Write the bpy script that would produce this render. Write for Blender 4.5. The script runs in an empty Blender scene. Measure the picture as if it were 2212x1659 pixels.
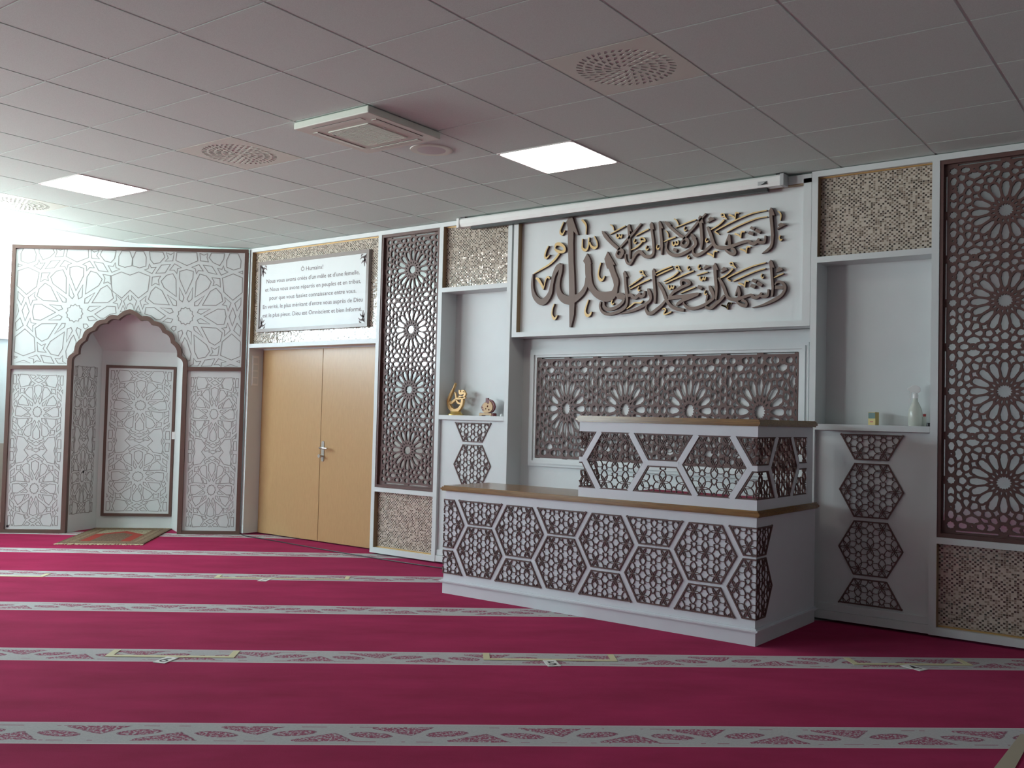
import bpy, bmesh, math, random
from mathutils import Vector, Matrix
from mathutils.geometry import tessellate_polygon
PI = math.pi
random.seed(7)
SC = bpy.context.scene
COL = SC.collection

# ------------------------------------------------------------------ camera, daylight, exposure
cam_d = bpy.data.cameras.new('camera')
cam_d.sensor_width = 36.0
cam_d.lens = 2088.58 * 36.0 / 2212.0
cam_d.clip_start = 0.05
cam = bpy.data.objects.new('camera', cam_d)
COL.objects.link(cam)
_r, _u, _f = Vector(((0.7942159, 0.6071368, 0.0246165))), Vector(((0.0016431, -0.0426576, 0.9990884))), Vector(((-0.6076335, 0.7934514, 0.0348770)))
cam.matrix_world = Matrix(((_r.x, _u.x, -_f.x, 4.59112), (_r.y, _u.y, -_f.y, -6.44616), (_r.z, _u.z, -_f.z, 1.30516), (0, 0, 0, 1)))
SC.camera = cam

SC.view_settings.view_transform = 'Standard'
SC.view_settings.look = 'None'
SC.view_settings.gamma = 1.0
SC.view_settings.use_curve_mapping = False
SC.view_settings.exposure = 0.0

SKY = 22
GROUND_FILL = (1.45, 1.55, 1.5, 1)
wd = bpy.data.worlds.new('sky'); SC.world = wd; wd.use_nodes = True
bg = wd.node_tree.nodes['Background']
# overcast sky above the horizon, added ground glow below it to brighten the ceiling
wt = wd.node_tree; wc = wt.nodes.new('ShaderNodeTexCoord'); wx = wt.nodes.new('ShaderNodeSeparateXYZ'); wr = wt.nodes.new('ShaderNodeValToRGB')
wt.links.new(wc.outputs['Generated'], wx.inputs[0]); wm = wt.nodes.new('ShaderNodeMapRange'); wm.inputs['From Min'].default_value = -1.0
wt.links.new(wx.outputs[2], wm.inputs['Value']); wt.links.new(wm.outputs[0], wr.inputs[0])
wr.color_ramp.elements[0].position = 0.47; wr.color_ramp.elements[0].color = GROUND_FILL
wr.color_ramp.elements[1].position = 0.52; wr.color_ramp.elements[1].color = (0.78, 0.92, 1.0, 1)
wt.links.new(wr.outputs[0], bg.inputs['Color'])
bg.inputs['Strength'].default_value = SKY

WX = -6.0                                       # left wall with the high window
WY0, WY1, WZ0, WZ1 = -8.6, -0.7, 2.04, 3.10     # its opening
pl = bpy.data.lights.new('window_daylight', 'AREA')
pl.shape = 'RECTANGLE'; pl.size = WY1 - WY0; pl.size_y = WZ1 - WZ0
pl.cycles.is_portal = True
po = bpy.data.objects.new('window_daylight', pl); COL.objects.link(po)
po.location = (WX - 0.16, (WY0 + WY1) / 2, (WZ0 + WZ1) / 2)
po.rotation_euler = (PI / 2, 0, -PI / 2)
FX0, FX1, FZ0, FZ1 = -5.8, -4.2, 0.55, 2.80     # unseen window added behind the camera, at its left end, for fill light
pl2 = bpy.data.lights.new('rear_fill_portal', 'AREA')
pl2.shape = 'RECTANGLE'; pl2.size = FX1 - FX0; pl2.size_y = FZ1 - FZ0
pl2.cycles.is_portal = True
po2 = bpy.data.objects.new('rear_fill_portal', pl2); COL.objects.link(po2)
po2.location = ((FX0 + FX1) / 2, -10.16, (FZ0 + FZ1) / 2)
po2.rotation_euler = (PI / 2, 0, 0)

# ------------------------------------------------------------------ materials
def lin(r, g, b):
    f = lambda c: (c / 255 / 12.92) if c <= 10 else ((c / 255 + 0.055) / 1.055) ** 2.4
    return (f(r), f(g), f(b), 1)
class NT:
    """small helper to wire node trees"""
    def __init__(s, name):
        s.m = bpy.data.materials.new(name); s.m.use_nodes = True
        s.t = s.m.node_tree; s.b = s.t.nodes['Principled BSDF']
    def n(s, typ, **kw):
        x = s.t.nodes.new(typ)
        for k, v in kw.items(): setattr(x, k, v)
        return x
    def l(s, a, b): s.t.links.new(a, b)
    def val(s, sock, v):
        if hasattr(v, 'is_output'): s.l(v, sock)
        else: sock.default_value = v
    def math(s, op, a, b=0.0, c=None):
        x = s.n('ShaderNodeMath', operation=op); s.val(x.inputs[0], a); s.val(x.inputs[1], b)
        if c is not None: s.val(x.inputs[2], c)
        return x.outputs[0]
    def mix(s, fac, a, b):
        x = s.n('ShaderNodeMix', data_type='RGBA'); s.val(x.inputs[0], fac); s.val(x.inputs[6], a); s.val(x.inputs[7], b)
        return x.outputs[2]
    def coord(s, which='Object'):
        return s.n('ShaderNodeTexCoord').outputs[which]
    def xyz(s, v):
        x = s.n('ShaderNodeSeparateXYZ'); s.l(v, x.inputs[0]); return x.outputs
    def vec(s, x, y, z):
        c = s.n('ShaderNodeCombineXYZ'); s.val(c.inputs[0], x); s.val(c.inputs[1], y); s.val(c.inputs[2], z); return c.outputs[0]
    def noise(s, v, scale, detail=2.0, rough=0.5):
        x = s.n('ShaderNodeTexNoise'); s.l(v, x.inputs['Vector']); x.inputs['Scale'].default_value = scale
        x.inputs['Detail'].default_value = detail; x.inputs['Roughness'].default_value = rough
        return x.outputs[0]
    def ramp(s, fac, stops, interp='LINEAR'):
        x = s.n('ShaderNodeValToRGB'); s.l(fac, x.inputs[0]); x.color_ramp.interpolation = interp
        e = x.color_ramp.elements
        while len(e) < len(stops): e.new(0.5)
        for k, (p, c) in enumerate(stops): e[k].position = p; e[k].color = c
        return x.outputs[0]
    def bump(s, h, strength, dist=0.002):
        x = s.n('ShaderNodeBump'); s.l(h, x.inputs['Height']); x.inputs['Strength'].default_value = strength
        x.inputs['Distance'].default_value = dist; s.l(x.outputs[0], s.b.inputs['Normal'])
    def set(s, col=None, rough=0.5, metal=0.0, spec=None):
        if col is not None: s.val(s.b.inputs['Base Color'], col)
        s.val(s.b.inputs['Roughness'], rough); s.b.inputs['Metallic'].default_value = metal
        if spec is not None: s.b.inputs['Specular IOR Level'].default_value = spec
        return s.m
def flat(name, col, rough=0.5, metal=0.0, var=0.04, scale=6.0, spec=None):
    t = NT(name); c = t.coord(); f = t.noise(c, scale, 3.0)
    d = tuple(max(0, x * (1 - var)) for x in col[:3]) + (1,); e = tuple(min(1, x * (1 + var)) for x in col[:3]) + (1,)
    return t.set(t.mix(f, d, e), rough, metal, spec)

M = {}
M['paint'] = flat('white_wall_paint', (0.64, 0.665, 0.665, 1), 0.75)
M['roomwall'] = flat('pale_grey_room_paint', (0.58, 0.58, 0.57, 1), 0.8)
M['lacquer'] = flat('white_lacquer_board', (0.63, 0.66, 0.665, 1), 0.38)
M['pulpit'] = flat('white_pulpit_lacquer', (0.66, 0.675, 0.715, 1), 0.4)
M['grey'] = flat('grey_plastic', (0.42, 0.43, 0.44, 1), 0.5)
M['spk'] = flat('pale_grey_perforated_grille', (0.60, 0.59, 0.59, 1), 0.7)
M['plastic'] = flat('white_plastic', (0.78, 0.78, 0.77, 1), 0.4)
M['cream'] = flat('cream_painted_metal', (0.74, 0.80, 0.71, 1), 0.5)
M['black'] = flat('black_plastic', (0.012, 0.012, 0.014, 1), 0.45)
M['dark'] = flat('dark_void_lining', (0.02, 0.02, 0.02, 1), 0.9)
M['brown'] = flat('dark_brown_lattice_paint', (0.102, 0.048, 0.042, 1), 0.5, var=0.1, scale=20)
M['trim'] = flat('brown_trim_paint', (0.115, 0.062, 0.050, 1), 0.45, var=0.08)
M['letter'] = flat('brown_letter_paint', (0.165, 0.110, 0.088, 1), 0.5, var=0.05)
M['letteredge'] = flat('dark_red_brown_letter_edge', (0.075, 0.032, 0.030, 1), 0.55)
M['gold'] = flat('gold_letter_paint', (0.60, 0.41, 0.17, 1), 0.4, 0.1, var=0.06)
M['lining'] = flat('bronze_reveal_lining', (0.30, 0.21, 0.12, 1), 0.45, 0.2)
M['goldtrim'] = flat('gold_edge_trim', (0.50, 0.31, 0.11, 1), 0.35, 0.4)
M['signframe'] = flat('grey_brown_sign_frame', (0.24, 0.20, 0.185, 1), 0.30, var=0.05)
M['signboard'] = flat('white_sign_board', (0.64, 0.67, 0.68, 1), 0.4)
M['ink'] = flat('brown_sign_ink', (0.13, 0.095, 0.10, 1), 0.6)
M['groove_shade'] = flat('groove_shade_grey', (0.26, 0.25, 0.245, 1), 0.7)  # grey paints the shade inside the engraved lines, which are raised ribbons
M['steel'] = flat('brushed_steel', (0.55, 0.54, 0.52, 1), 0.28, 0.9)
M['tape'] = flat('pale_yellow_floor_tape', (0.62, 0.58, 0.36, 1), 0.6)
M['beigetape'] = flat('beige_tape', (0.42, 0.36, 0.27, 1), 0.7)
M['card'] = flat('white_number_card', (0.75, 0.75, 0.72, 1), 0.6)
M['numeral'] = flat('dark_numeral_ink', (0.06, 0.06, 0.06, 1), 0.7)
M['fringe'] = flat('cream_fringe', (0.62, 0.52, 0.36, 1), 0.9, var=0.3, scale=60)
M['statue'] = flat('gilded_resin', (0.64, 0.40, 0.16, 1), 0.35, 0.2, var=0.12, scale=30)
M['statuebase'] = flat('polished_gold', (0.82, 0.60, 0.20, 1), 0.2, 0.7)
M['redwood'] = flat('dark_red_wood', (0.16, 0.015, 0.02, 1), 0.4)
M['palewood'] = flat('pale_engraved_wood', (0.60, 0.40, 0.21, 1), 0.5, var=0.15, scale=60)
M['carton'] = flat('yellow_carton', (0.62, 0.48, 0.17, 1), 0.5)
M['greenlabel'] = flat('dark_green_label', (0.02, 0.09, 0.08, 1), 0.4)
M['redcap'] = flat('red_cap', (0.45, 0.05, 0.05, 1), 0.4)
M['beige'] = flat('beige_wall_paint', (0.45, 0.38, 0.32, 1), 0.7)

def m_door():
    t = NT('beech_door_veneer'); p = t.xyz(t.coord())
    v = t.vec(t.math('MULTIPLY', p[0], 22.0), p[1], t.math('MULTIPLY', p[2], 1.6))
    f = t.noise(v, 9.0, 5.0, 0.65)
    return t.set(t.ramp(f, [(0.25, (0.43, 0.262, 0.125, 1)), (0.75, (0.51, 0.322, 0.162, 1))]), 0.28)
M['door'] = m_door()
def m_wood():
    t = NT('varnished_walnut_top'); p = t.xyz(t.coord())
    v = t.vec(t.math('MULTIPLY', p[0], 1.2), t.math('MULTIPLY', p[1], 14.0), t.math('MULTIPLY', p[2], 40.0))
    f = t.noise(v, 5.0, 5.0, 0.6)
    return t.set(t.ramp(f, [(0.3, (0.15, 0.068, 0.020, 1)), (0.7, (0.31, 0.165, 0.050, 1))]), 0.22)
M['wood'] = m_wood()
def m_mirror():
    t = NT('mirror_backing'); f = t.noise(t.coord(), 3.0)
    t.bump(f, 0.15, 0.004)
    return t.set((0.62, 0.69, 0.70, 1), 0.09, 0.78)
M['mirror'] = m_mirror()
def m_tile():
    t = NT('ceiling_tile_mineral_fibre'); c = t.coord()
    f = t.noise(c, 260.0, 2.0, 0.7); g = t.noise(c, 1.1, 2.0)
    col = t.mix(t.ramp(f, [(0.35, (0, 0, 0, 1)), (0.6, (1, 1, 1, 1))]), (0.64, 0.755, 0.715, 1), (0.72, 0.85, 0.805, 1))
    t.bump(f, 0.25, 0.001)
    return t.set(col, 0.9)
M['tile'] = m_tile()
M['tbar'] = flat('white_enamel_tbar', (0.66, 0.66, 0.66, 1), 0.3)
def m_mosaic(name, ax):
    t = NT(name); p = t.xyz(t.coord())
    x = t.math('DIVIDE', p[ax], 0.0148); z = t.math('DIVIDE', p[2], 0.0130)
    iz = t.math('FLOOR', z)
    ix = t.math('FLOOR', x); fx = t.math('FRACT', x); fz = t.math('FRACT', z)
    wn = t.n('ShaderNodeTexWhiteNoise', noise_dimensions='3D'); t.l(t.vec(ix, iz, 3.0), wn.inputs['Vector'])
    wn2 = t.n('ShaderNodeTexWhiteNoise', noise_dimensions='3D'); t.l(t.vec(ix, iz, 11.0), wn2.inputs['Vector'])
    par = t.math('ABSOLUTE', t.math('MODULO', t.math('ADD', ix, iz), 2.0))
    pick = t.math('ADD', t.math('MULTIPLY', wn.outputs[0], 0.62), t.math('MULTIPLY', par, 0.38))
    col = t.ramp(pick, [(0.0, (0.045, 0.034, 0.026, 1)), (0.20, (0.10, 0.075, 0.055, 1)), (0.38, (0.27, 0.215, 0.165, 1)), (0.52, (0.52, 0.45, 0.37, 1)), (0.80, (0.60, 0.53, 0.45, 1))], 'CONSTANT')
    e = lambda f, w: t.math('MINIMUM', t.math('GREATER_THAN', f, w), t.math('LESS_THAN', f, 1 - w))
    tile = t.math('MINIMUM', e(fx, 0.06), e(fz, 0.075))
    colr = t.mix(tile, (0.46, 0.41, 0.35, 1), col)
    ro = t.math('ADD', 0.05, t.math('MULTIPLY', t.math('SUBTRACT', 1.0, tile), 0.6))
    g = t.n('ShaderNodeNewGeometry')
    d = t.n('ShaderNodeVectorMath', operation='SUBTRACT'); t.l(wn2.outputs[1], d.inputs[0]); d.inputs[1].default_value = (0.5, 0.5, 0.5)
    sc = t.n('ShaderNodeVectorMath', operation='SCALE'); t.l(d.outputs[0], sc.inputs[0]); sc.inputs['Scale'].default_value = 0.10
    ad = t.n('ShaderNodeVectorMath', operation='ADD'); t.l(g.outputs['Normal'], ad.inputs[0]); t.l(sc.outputs[0], ad.inputs[1])
    no = t.n('ShaderNodeVectorMath', operation='NORMALIZE'); t.l(ad.outputs[0], no.inputs[0])
    t.l(no.outputs[0], t.b.inputs['Normal'])
    return t.set(colr, ro, 0.0, 1.0)
M['mosaic'] = m_mosaic('glass_stone_mosaic', 0)

STH = math.radians(40.7)
def m_carpet():
    t = NT('crimson_prayer_carpet'); p = t.xyz(t.coord())
    d = t.math('ADD', t.math('MULTIPLY', p[0], -math.sin(STH)), t.math('MULTIPLY', p[1], math.cos(STH)))
    u = t.math('ADD', t.math('MULTIPLY', p[0], math.cos(STH)), t.math('MULTIPLY', p[1], math.sin(STH)))
    # one pale stripe every 1.255 m, 0.265 m wide
    k = t.math('DIVIDE', t.math('ADD', d, 3.995 + 1.255 * 20), 1.255)
    fr = t.math('FRACT', k); w = 0.265 / 1.255
    stripe = t.math('LESS_THAN', fr, w)
    y = t.math('MULTIPLY', t.math('SUBTRACT', fr, w / 2), 1.255)            # -0.13 .. 0.13 across
    row = t.math('FLOOR', k)
    uu = t.math('ADD', u, t.math('MULTIPLY', row, 0.23))
    H_ = 0.31
    def alt(shift):
        q = t.math('ADD', t.math('DIVIDE', uu, H_), shift); k_ = t.math('FLOOR', q)
        par = t.math('ABSOLUTE', t.math('MODULO', k_, 2.0))
        return t.math('MULTIPLY', t.math('SUBTRACT', t.math('FRACT', q), 0.5), H_), t.math('SUBTRACT', 1.0, t.math('MULTIPLY', par, 2.0))
    du, sg = alt(0.0); dw, sw_ = alt(0.5)
    wob = t.math('MULTIPLY', t.math('SUBTRACT', t.noise(t.vec(u, d, 0.0), 30.0, 2.0), 0.5), 0.5)
    # oval flowers strung along the middle, leaning alternately
    yo = t.math('SUBTRACT', y, t.math('MULTIPLY', sg, t.math('ADD', 0.010, t.math('MULTIPLY', du, 0.16))))
    ov = t.math('ADD', t.math('POWER', t.math('DIVIDE', du, 0.082), 2.0), t.math('POWER', t.math('DIVIDE', yo, 0.033), 2.0))
    ov = t.math('ADD', ov, wob)
    # leaf wedges at the two edges between them
    yy = t.math('MULTIPLY', y, sw_)
    wt_ = t.math('SUBTRACT', t.math('SUBTRACT', 0.086, yy), t.math('MULTIPLY', t.math('SUBTRACT', 1.0, t.math('DIVIDE', t.math('ABSOLUTE', t.math('ADD', dw, t.math('MULTIPLY', yy, 0.5))), 0.135)), 0.10))
    wt_ = t.math('ADD', wt_, t.math('MULTIPLY', wob, 0.03))
    inn = t.math('LESS_THAN', t.math('ABSOLUTE', y), 0.090)
    wedge = t.math('MULTIPLY', t.math('LESS_THAN', wt_, 0.0), t.math('LESS_THAN', yy, 0.087))
    shape = t.math('MULTIPLY', inn, t.math('MAXIMUM', t.math('LESS_THAN', ov, 1.0), wedge))
    fl = t.noise(t.vec(u, t.math('MULTIPLY', d, 1.2), 0.0), 75.0, 3.0, 0.6)
    lines = t.math('MULTIPLY', t.math('LESS_THAN', t.math('ABSOLUTE', t.math('SUBTRACT', t.math('ABSOLUTE', y), 0.090)), 0.0035), t.math('GREATER_THAN', t.noise(t.vec(u, 0.0, 0.0), 9.0), 0.52))
    fleck = t.math('MAXIMUM', t.math('MULTIPLY', shape, t.math('GREATER_THAN', fl, 0.47)), t.math('MULTIPLY', lines, 0.8))
    edge = t.math('MULTIPLY', inn, t.math('MAXIMUM', t.math('LESS_THAN', t.math('ABSOLUTE', t.math('SUBTRACT', ov, 1.0)), 0.16), t.math('LESS_THAN', t.math('ABSOLUTE', wt_), 0.004)))
    pale = t.mix(t.noise(t.coord(), 90.0, 2.0), (0.36, 0.40, 0.39, 1), (0.52, 0.55, 0.53, 1))
    pale = t.mix(t.math('MULTIPLY', t.math('GREATER_THAN', t.math('ABSOLUTE', y), 0.122), 0.35), pale, (0.72, 0.70, 0.68, 1))
    pale = t.mix(t.math('MULTIPLY', fleck, 0.9), pale, (0.27, 0.04, 0.085, 1))
    pale = t.mix(t.math('MULTIPLY', edge, t.math('MULTIPLY', t.math('GREATER_THAN', fl, 0.40), 0.7)), pale, (0.17, 0.05, 0.075, 1))
    big = t.noise(t.vec(t.math('MULTIPLY', u, 0.8), t.math('MULTIPLY', d, 2.0), 0.0), 1.9, 4.0, 0.6)
    fib = t.noise(t.coord(), 320.0, 2.0, 0.7)
    red = t.mix(t.ramp(big, [(0.3, (0, 0, 0, 1)), (0.7, (1, 1, 1, 1))]), (0.27, 0.005, 0.045, 1), (0.42, 0.016, 0.090, 1))
    red = t.mix(t.math('MULTIPLY', fib, 0.45), red, (0.18, 0.004, 0.026, 1))
    col = t.mix(stripe, red, pale)
    t.bump(fib, 0.5, 0.004)
    b = t.b.inputs
    b['Sheen Weight'].default_value = 0.14; b['Sheen Roughness'].default_value = 0.45
    b['Sheen Tint'].default_value = (1.0, 0.30, 0.60, 1)
    return t.set(col, 0.95, 0.0, 0.1)
M['carpet'] = m_carpet()
M['redcarpet'] = flat('plain_crimson_carpet', (0.27, 0.012, 0.055, 1), 0.95, var=0.2, scale=40)

def m_rug():
    t = NT('oriental_rug_weave'); p = t.xyz(t.coord())
    ax = t.math('ABSOLUTE', p[0]); ay = t.math('ABSOLUTE', p[1])
    ex = t.math('SUBTRACT', 0.40, ax); ey = t.math('SUBTRACT', 0.62, ay)
    e = t.math('MINIMUM', ex, ey)
    n = t.noise(t.coord(), 70.0, 3.0, 0.7)
    orn = t.mix(t.math('GREATER_THAN', n, 0.5), (0.13, 0.08, 0.05, 1), (0.27, 0.20, 0.135, 1))
    bands = t.ramp(t.math('MULTIPLY', e, 5.0), [(0.0, (0.10, 0.05, 0.04, 1)), (0.12, (0.20, 0.14, 0.095, 1)), (0.35, (0.14, 0.08, 0.06, 1)), (0.45, (0.26, 0.19, 0.13, 1)), (0.62, (0.16, 0.09, 0.06, 1))], 'CONSTANT')
    bord = t.mix(0.5, orn, bands)
    # arch: red outline around a grey-brown field, pale spandrels above
    arch = t.math('SUBTRACT', t.math('SUBTRACT', 0.36, t.math('MULTIPLY', ax, 1.2)), p[1])
    inside = t.math('GREATER_THAN', arch, 0.0)
    red = t.math('MULTIPLY', inside, t.math('MAXIMUM', t.math('LESS_THAN', arch, 0.14), t.math('GREATER_THAN', ax, 0.14)))
    field = t.mix(t.math('GREATER_THAN', n, 0.5), (0.115, 0.07, 0.05, 1), (0.17, 0.11, 0.08, 1))
    cen = t.mix(inside, t.mix(t.math('GREATER_THAN', n, 0.47), (0.19, 0.15, 0.10, 1), (0.34, 0.30, 0.21, 1)), t.mix(red, field, (0.27, 0.045, 0.035, 1)))
    col = t.mix(t.math('GREATER_THAN', e, 0.165), bord, cen)
    t.bump(t.noise(t.coord(), 300.0), 0.4, 0.003)
    return t.set(col, 0.95, 0.0, 0.1)
M['rug'] = m_rug()
def m_emit(name, col, s):
    t = NT(name); t.set((0.8, 0.8, 0.8, 1), 0.4)
    t.b.inputs['Emission Color'].default_value = col; t.b.inputs['Emission Strength'].default_value = s
    return t.m
M['led'] = m_emit('lit_panel_diffuser', (1.0, 0.965, 0.86, 1), 10)
def m_glass():
    t = NT('clear_window_glass')
    tr = t.n('ShaderNodeBsdfTransparent'); tr.inputs[0].default_value = (0.96, 0.98, 0.98, 1)
    gl = t.n('ShaderNodeBsdfGlossy'); gl.inputs['Roughness'].default_value = 0.02
    mx = t.n('ShaderNodeMixShader'); mx.inputs[0].default_value = 0.06
    t.l(tr.outputs[0], mx.inputs[1]); t.l(gl.outputs[0], mx.inputs[2])
    t.l(mx.outputs[0], t.t.nodes['Material Output'].inputs['Surface'])
    return t.m
M['glass'] = m_glass()
def m_trans():
    t = NT('translucent_bottle_plastic'); t.set((0.80, 0.82, 0.74, 1), 0.25)
    t.b.inputs['Transmission Weight'].default_value = 0.45
    return t.m
M['bottle'] = m_trans()

# ------------------------------------------------------------------ mesh helpers
XZ = lambda x, z, d: (x, d, z)
def smooth_path(pts, sub=3):
    """Catmull-Rom through points of any dimension"""
    if len(pts) < 3: return [tuple(map(float, p)) for p in pts]
    out = []
    for i in range(len(pts) - 1):
        p0 = pts[max(i - 1, 0)]; p1 = pts[i]; p2 = pts[i + 1]; p3 = pts[min(i + 2, len(pts) - 1)]
        for k in range(sub):
            t = k / sub
            out.append(tuple(0.5 * (2 * b + (c - a) * t + (2 * a - 5 * b + 4 * c - d) * t * t + (3 * b - a - 3 * c + d) * t ** 3) for a, b, c, d in zip(p0, p1, p2, p3)))
    out.append(tuple(map(float, pts[-1])))
    return out
class MB:
    def __init__(s): s.v = []; s.f = []; s.mi = []; s.cur = 0
    def add(s, vs, fs):
        o = len(s.v); s.v += [tuple(p) for p in vs]
        for f in fs: s.f.append(tuple(i + o for i in f)); s.mi.append(s.cur)
        return s
    def box(s, x0, x1, y0, y1, z0, z1):
        v = [(x, y, z) for z in (z0, z1) for y in (y0, y1) for x in (x0, x1)]
        return s.add(v, [(0, 2, 3, 1), (4, 5, 7, 6), (0, 1, 5, 4), (2, 6, 7, 3), (0, 4, 6, 2), (1, 3, 7, 5)])
    def plate(s, loops, fn, a, b):
        """a flat board outlined by loops[0] with holes loops[1:], from depth a to depth b"""
        tri = tessellate_polygon([[Vector((p[0], p[1], 0)) for p in L] for L in loops])
        pts = [p for L in loops for p in L]; n = len(pts)
        v = [fn(p[0], p[1], a) for p in pts] + [fn(p[0], p[1], b) for p in pts]
        f = [t for t in tri] + [tuple(i + n for i in reversed(t)) for t in tri]
        o = 0
        for L in loops:
            m = len(L)
            for i in range(m):
                j = (i + 1) % m; f.append((o + i, o + j, o + j + n, o + i + n))
            o += m
        return s.add(v, f)
    def ribbon(s, pts, fn, a, b, w=None, closed=False):
        """a bar along 2-D points (x, y[, width]) from depth a to b"""
        P = [(p[0], p[1], (p[2] if w is None else w)) for p in pts]; n = len(P)
        if n < 2: return s
        L, R = [], []
        for i in range(n):
            q0 = P[i - 1] if (i > 0 or closed) else P[i]; q1 = P[(i + 1) % n] if (i < n - 1 or closed) else P[i]
            e0 = Vector((P[i][0] - q0[0], P[i][1] - q0[1])); e1 = Vector((q1[0] - P[i][0], q1[1] - P[i][1]))
            if e0.length < 1e-9: e0 = e1
            if e1.length < 1e-9: e1 = e0
            if e0.length < 1e-9: e0 = e1 = Vector((1, 0))
            e0 = e0.normalized(); e1 = e1.normalized(); t = e0 + e1
            t = t.normalized() if t.length > 1e-6 else e0
            nn = Vector((-t.y, t.x)); k = 1 / max(0.55, abs(nn.dot(Vector((-e0.y, e0.x)))))
            h = P[i][2] / 2 * k
            L.append((P[i][0] + nn.x * h, P[i][1] + nn.y * h)); R.append((P[i][0] - nn.x * h, P[i][1] - nn.y * h))
        v = [fn(*p, a) for p in L] + [fn(*p, a) for p in R] + [fn(*p, b) for p in L] + [fn(*p, b) for p in R]
        f = []
        for i in range(n if closed else n - 1):
            j = (i + 1) % n
            f += [(i, j, n + j, n + i), (2 * n + j, 2 * n + i, 3 * n + i, 3 * n + j), (j, i, 2 * n + i, 2 * n + j), (n + i, n + j, 3 * n + j, 3 * n + i)]
        if not closed: f += [(0, n, 3 * n, 2 * n), (n - 1, 3 * n - 1, 4 * n - 1, 2 * n - 1)]
        return s.add(v, f)
    def lathe(s, prof, cx, cy, seg=24, z0=0.0):
        v = []; f = []; n = len(prof)
        for k in range(seg):
            a = 2 * PI * k / seg
            v += [(cx + r * math.cos(a), cy + r * math.sin(a), z0 + z) for r, z in prof]
        for k in range(seg):
            for i in range(n - 1):
                a, b = k * n + i, ((k + 1) % seg) * n + i
                f.append((a, b, b + 1, a + 1))
        s.add(v, f)
        s.add([v[k * n] for k in range(seg)], [tuple(range(seg))]); s.add([v[k * n + n - 1] for k in range(seg)], [tuple(range(seg))])
        return s
    def tube(s, pts, r, seg=8):
        v = []; f = []; n = len(pts); P = [Vector(p) for p in pts]; up = Vector((0, 0, 1))
        for i in range(n):
            t = (P[min(i + 1, n - 1)] - P[max(i - 1, 0)]).normalized()
            a = t.cross(up); a = a.normalized() if a.length > 1e-4 else Vector((1, 0, 0)); b = a.cross(t)
            ri = r[i] if isinstance(r, (list, tuple)) else r
            for k in range(seg):
                q = 2 * PI * k / seg; v.append(P[i] + a * math.cos(q) * ri + b * math.sin(q) * ri)
        for i in range(n - 1):
            for k in range(seg):
                f.append((i * seg + k, i * seg + (k + 1) % seg, (i + 1) * seg + (k + 1) % seg, (i + 1) * seg + k))
        f += [tuple(range(seg)), tuple(range((n - 1) * seg, n * seg))]
        return s.add(v, f)
    def build(s, name, mat, parent=None, bevel=0.0, smooth=False, local=False):
        me = bpy.data.meshes.new(name)
        vs = s.v
        if parent is not None and not local:
            inv = WM[parent.name].inverted(); vs = [inv @ Vector(p) for p in vs]
        me.from_pydata([tuple(p) for p in vs], [], s.f)
        mats = mat if isinstance(mat, (list, tuple)) else [mat]
        for m in mats: me.materials.append(m)
        if len(mats) > 1: me.polygons.foreach_set('material_index', s.mi)
        bm = bmesh.new(); bm.from_mesh(me); bmesh.ops.recalc_face_normals(bm, faces=bm.faces); bm.to_mesh(me); bm.free()
        if smooth:
            me.polygons.foreach_set('use_smooth', [True] * len(me.polygons))
            try: me.set_sharp_from_angle(angle=math.radians(35))
            except Exception: pass
        o = bpy.data.objects.new(name, me); COL.objects.link(o)
        if parent is not None: o.parent = parent; WM[o.name] = WM[parent.name]
        else: WM[o.name] = Matrix.Identity(4)
        if bevel:
            b = o.modifiers.new('edge', 'BEVEL'); b.width = bevel; b.segments = 2; b.limit_method = 'ANGLE'
        return o
WM = {}
def thing(name, label, cat, loc=(0, 0, 0), rotz=0.0, group=None):
    o = bpy.data.objects.new(name, None); COL.objects.link(o)
    o.location = loc; o.rotation_euler = (0, 0, rotz); o.empty_display_size = 0.05
    WM[o.name] = Matrix.Translation(loc) @ Matrix.Rotation(rotz, 4, 'Z')
    return tag(o, label, cat, group)
def tag(o, label, cat, group=None):
    o['label'] = label; o['category'] = cat; o['kind'] = 'thing'
    if group: o['group'] = group
    return o
def struct(o, label=None):
    o['kind'] = 'structure'
    if label: o['label'] = label
    return o
def box(name, mat, parent, x0, x1, y0, y1, z0, z1, bevel=0.0):
    return MB().box(x0, x1, y0, y1, z0, z1).build(name, mat, parent, bevel)
def clip_poly(poly, keep):
    """clip a polygon by half planes (a, b, c): a*x + b*y <= c"""
    for a, b, c in keep:
        out = []
        for i in range(len(poly)):
            p, q = poly[i - 1], poly[i]; dp, dq = a * p[0] + b * p[1] - c, a * q[0] + b * q[1] - c
            if (dp < 0) != (dq < 0):
                t = dp / (dp - dq); out.append((p[0] + (q[0] - p[0]) * t, p[1] + (q[1] - p[1]) * t))
            if dq <= 0: out.append((q[0], q[1]))
        poly = out
        if len(poly) < 3: return []
    return poly
def rect_planes(x0, x1, y0, y1): return [(1, 0, x1), (-1, 0, -x0), (0, 1, y1), (0, -1, -y0)]
def area(p): return 0.5 * sum(p[i - 1][0] * p[i][1] - p[i][0] * p[i - 1][1] for i in range(len(p)))
def seg_clip(p, q, planes):
    t0, t1 = 0.0, 1.0; dx, dy = q[0] - p[0], q[1] - p[1]
    for a, b, c in planes:
        den = a * dx + b * dy; num = c - a * p[0] - b * p[1]
        if abs(den) < 1e-12:
            if num < 0: return None
        elif den > 0: t1 = min(t1, num / den)
        else: t0 = max(t0, num / den)
    if t1 - t0 < 1e-6: return None
    return (p[0] + dx * t0, p[1] + dy * t0), (p[0] + dx * t1, p[1] + dy * t1)

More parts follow.
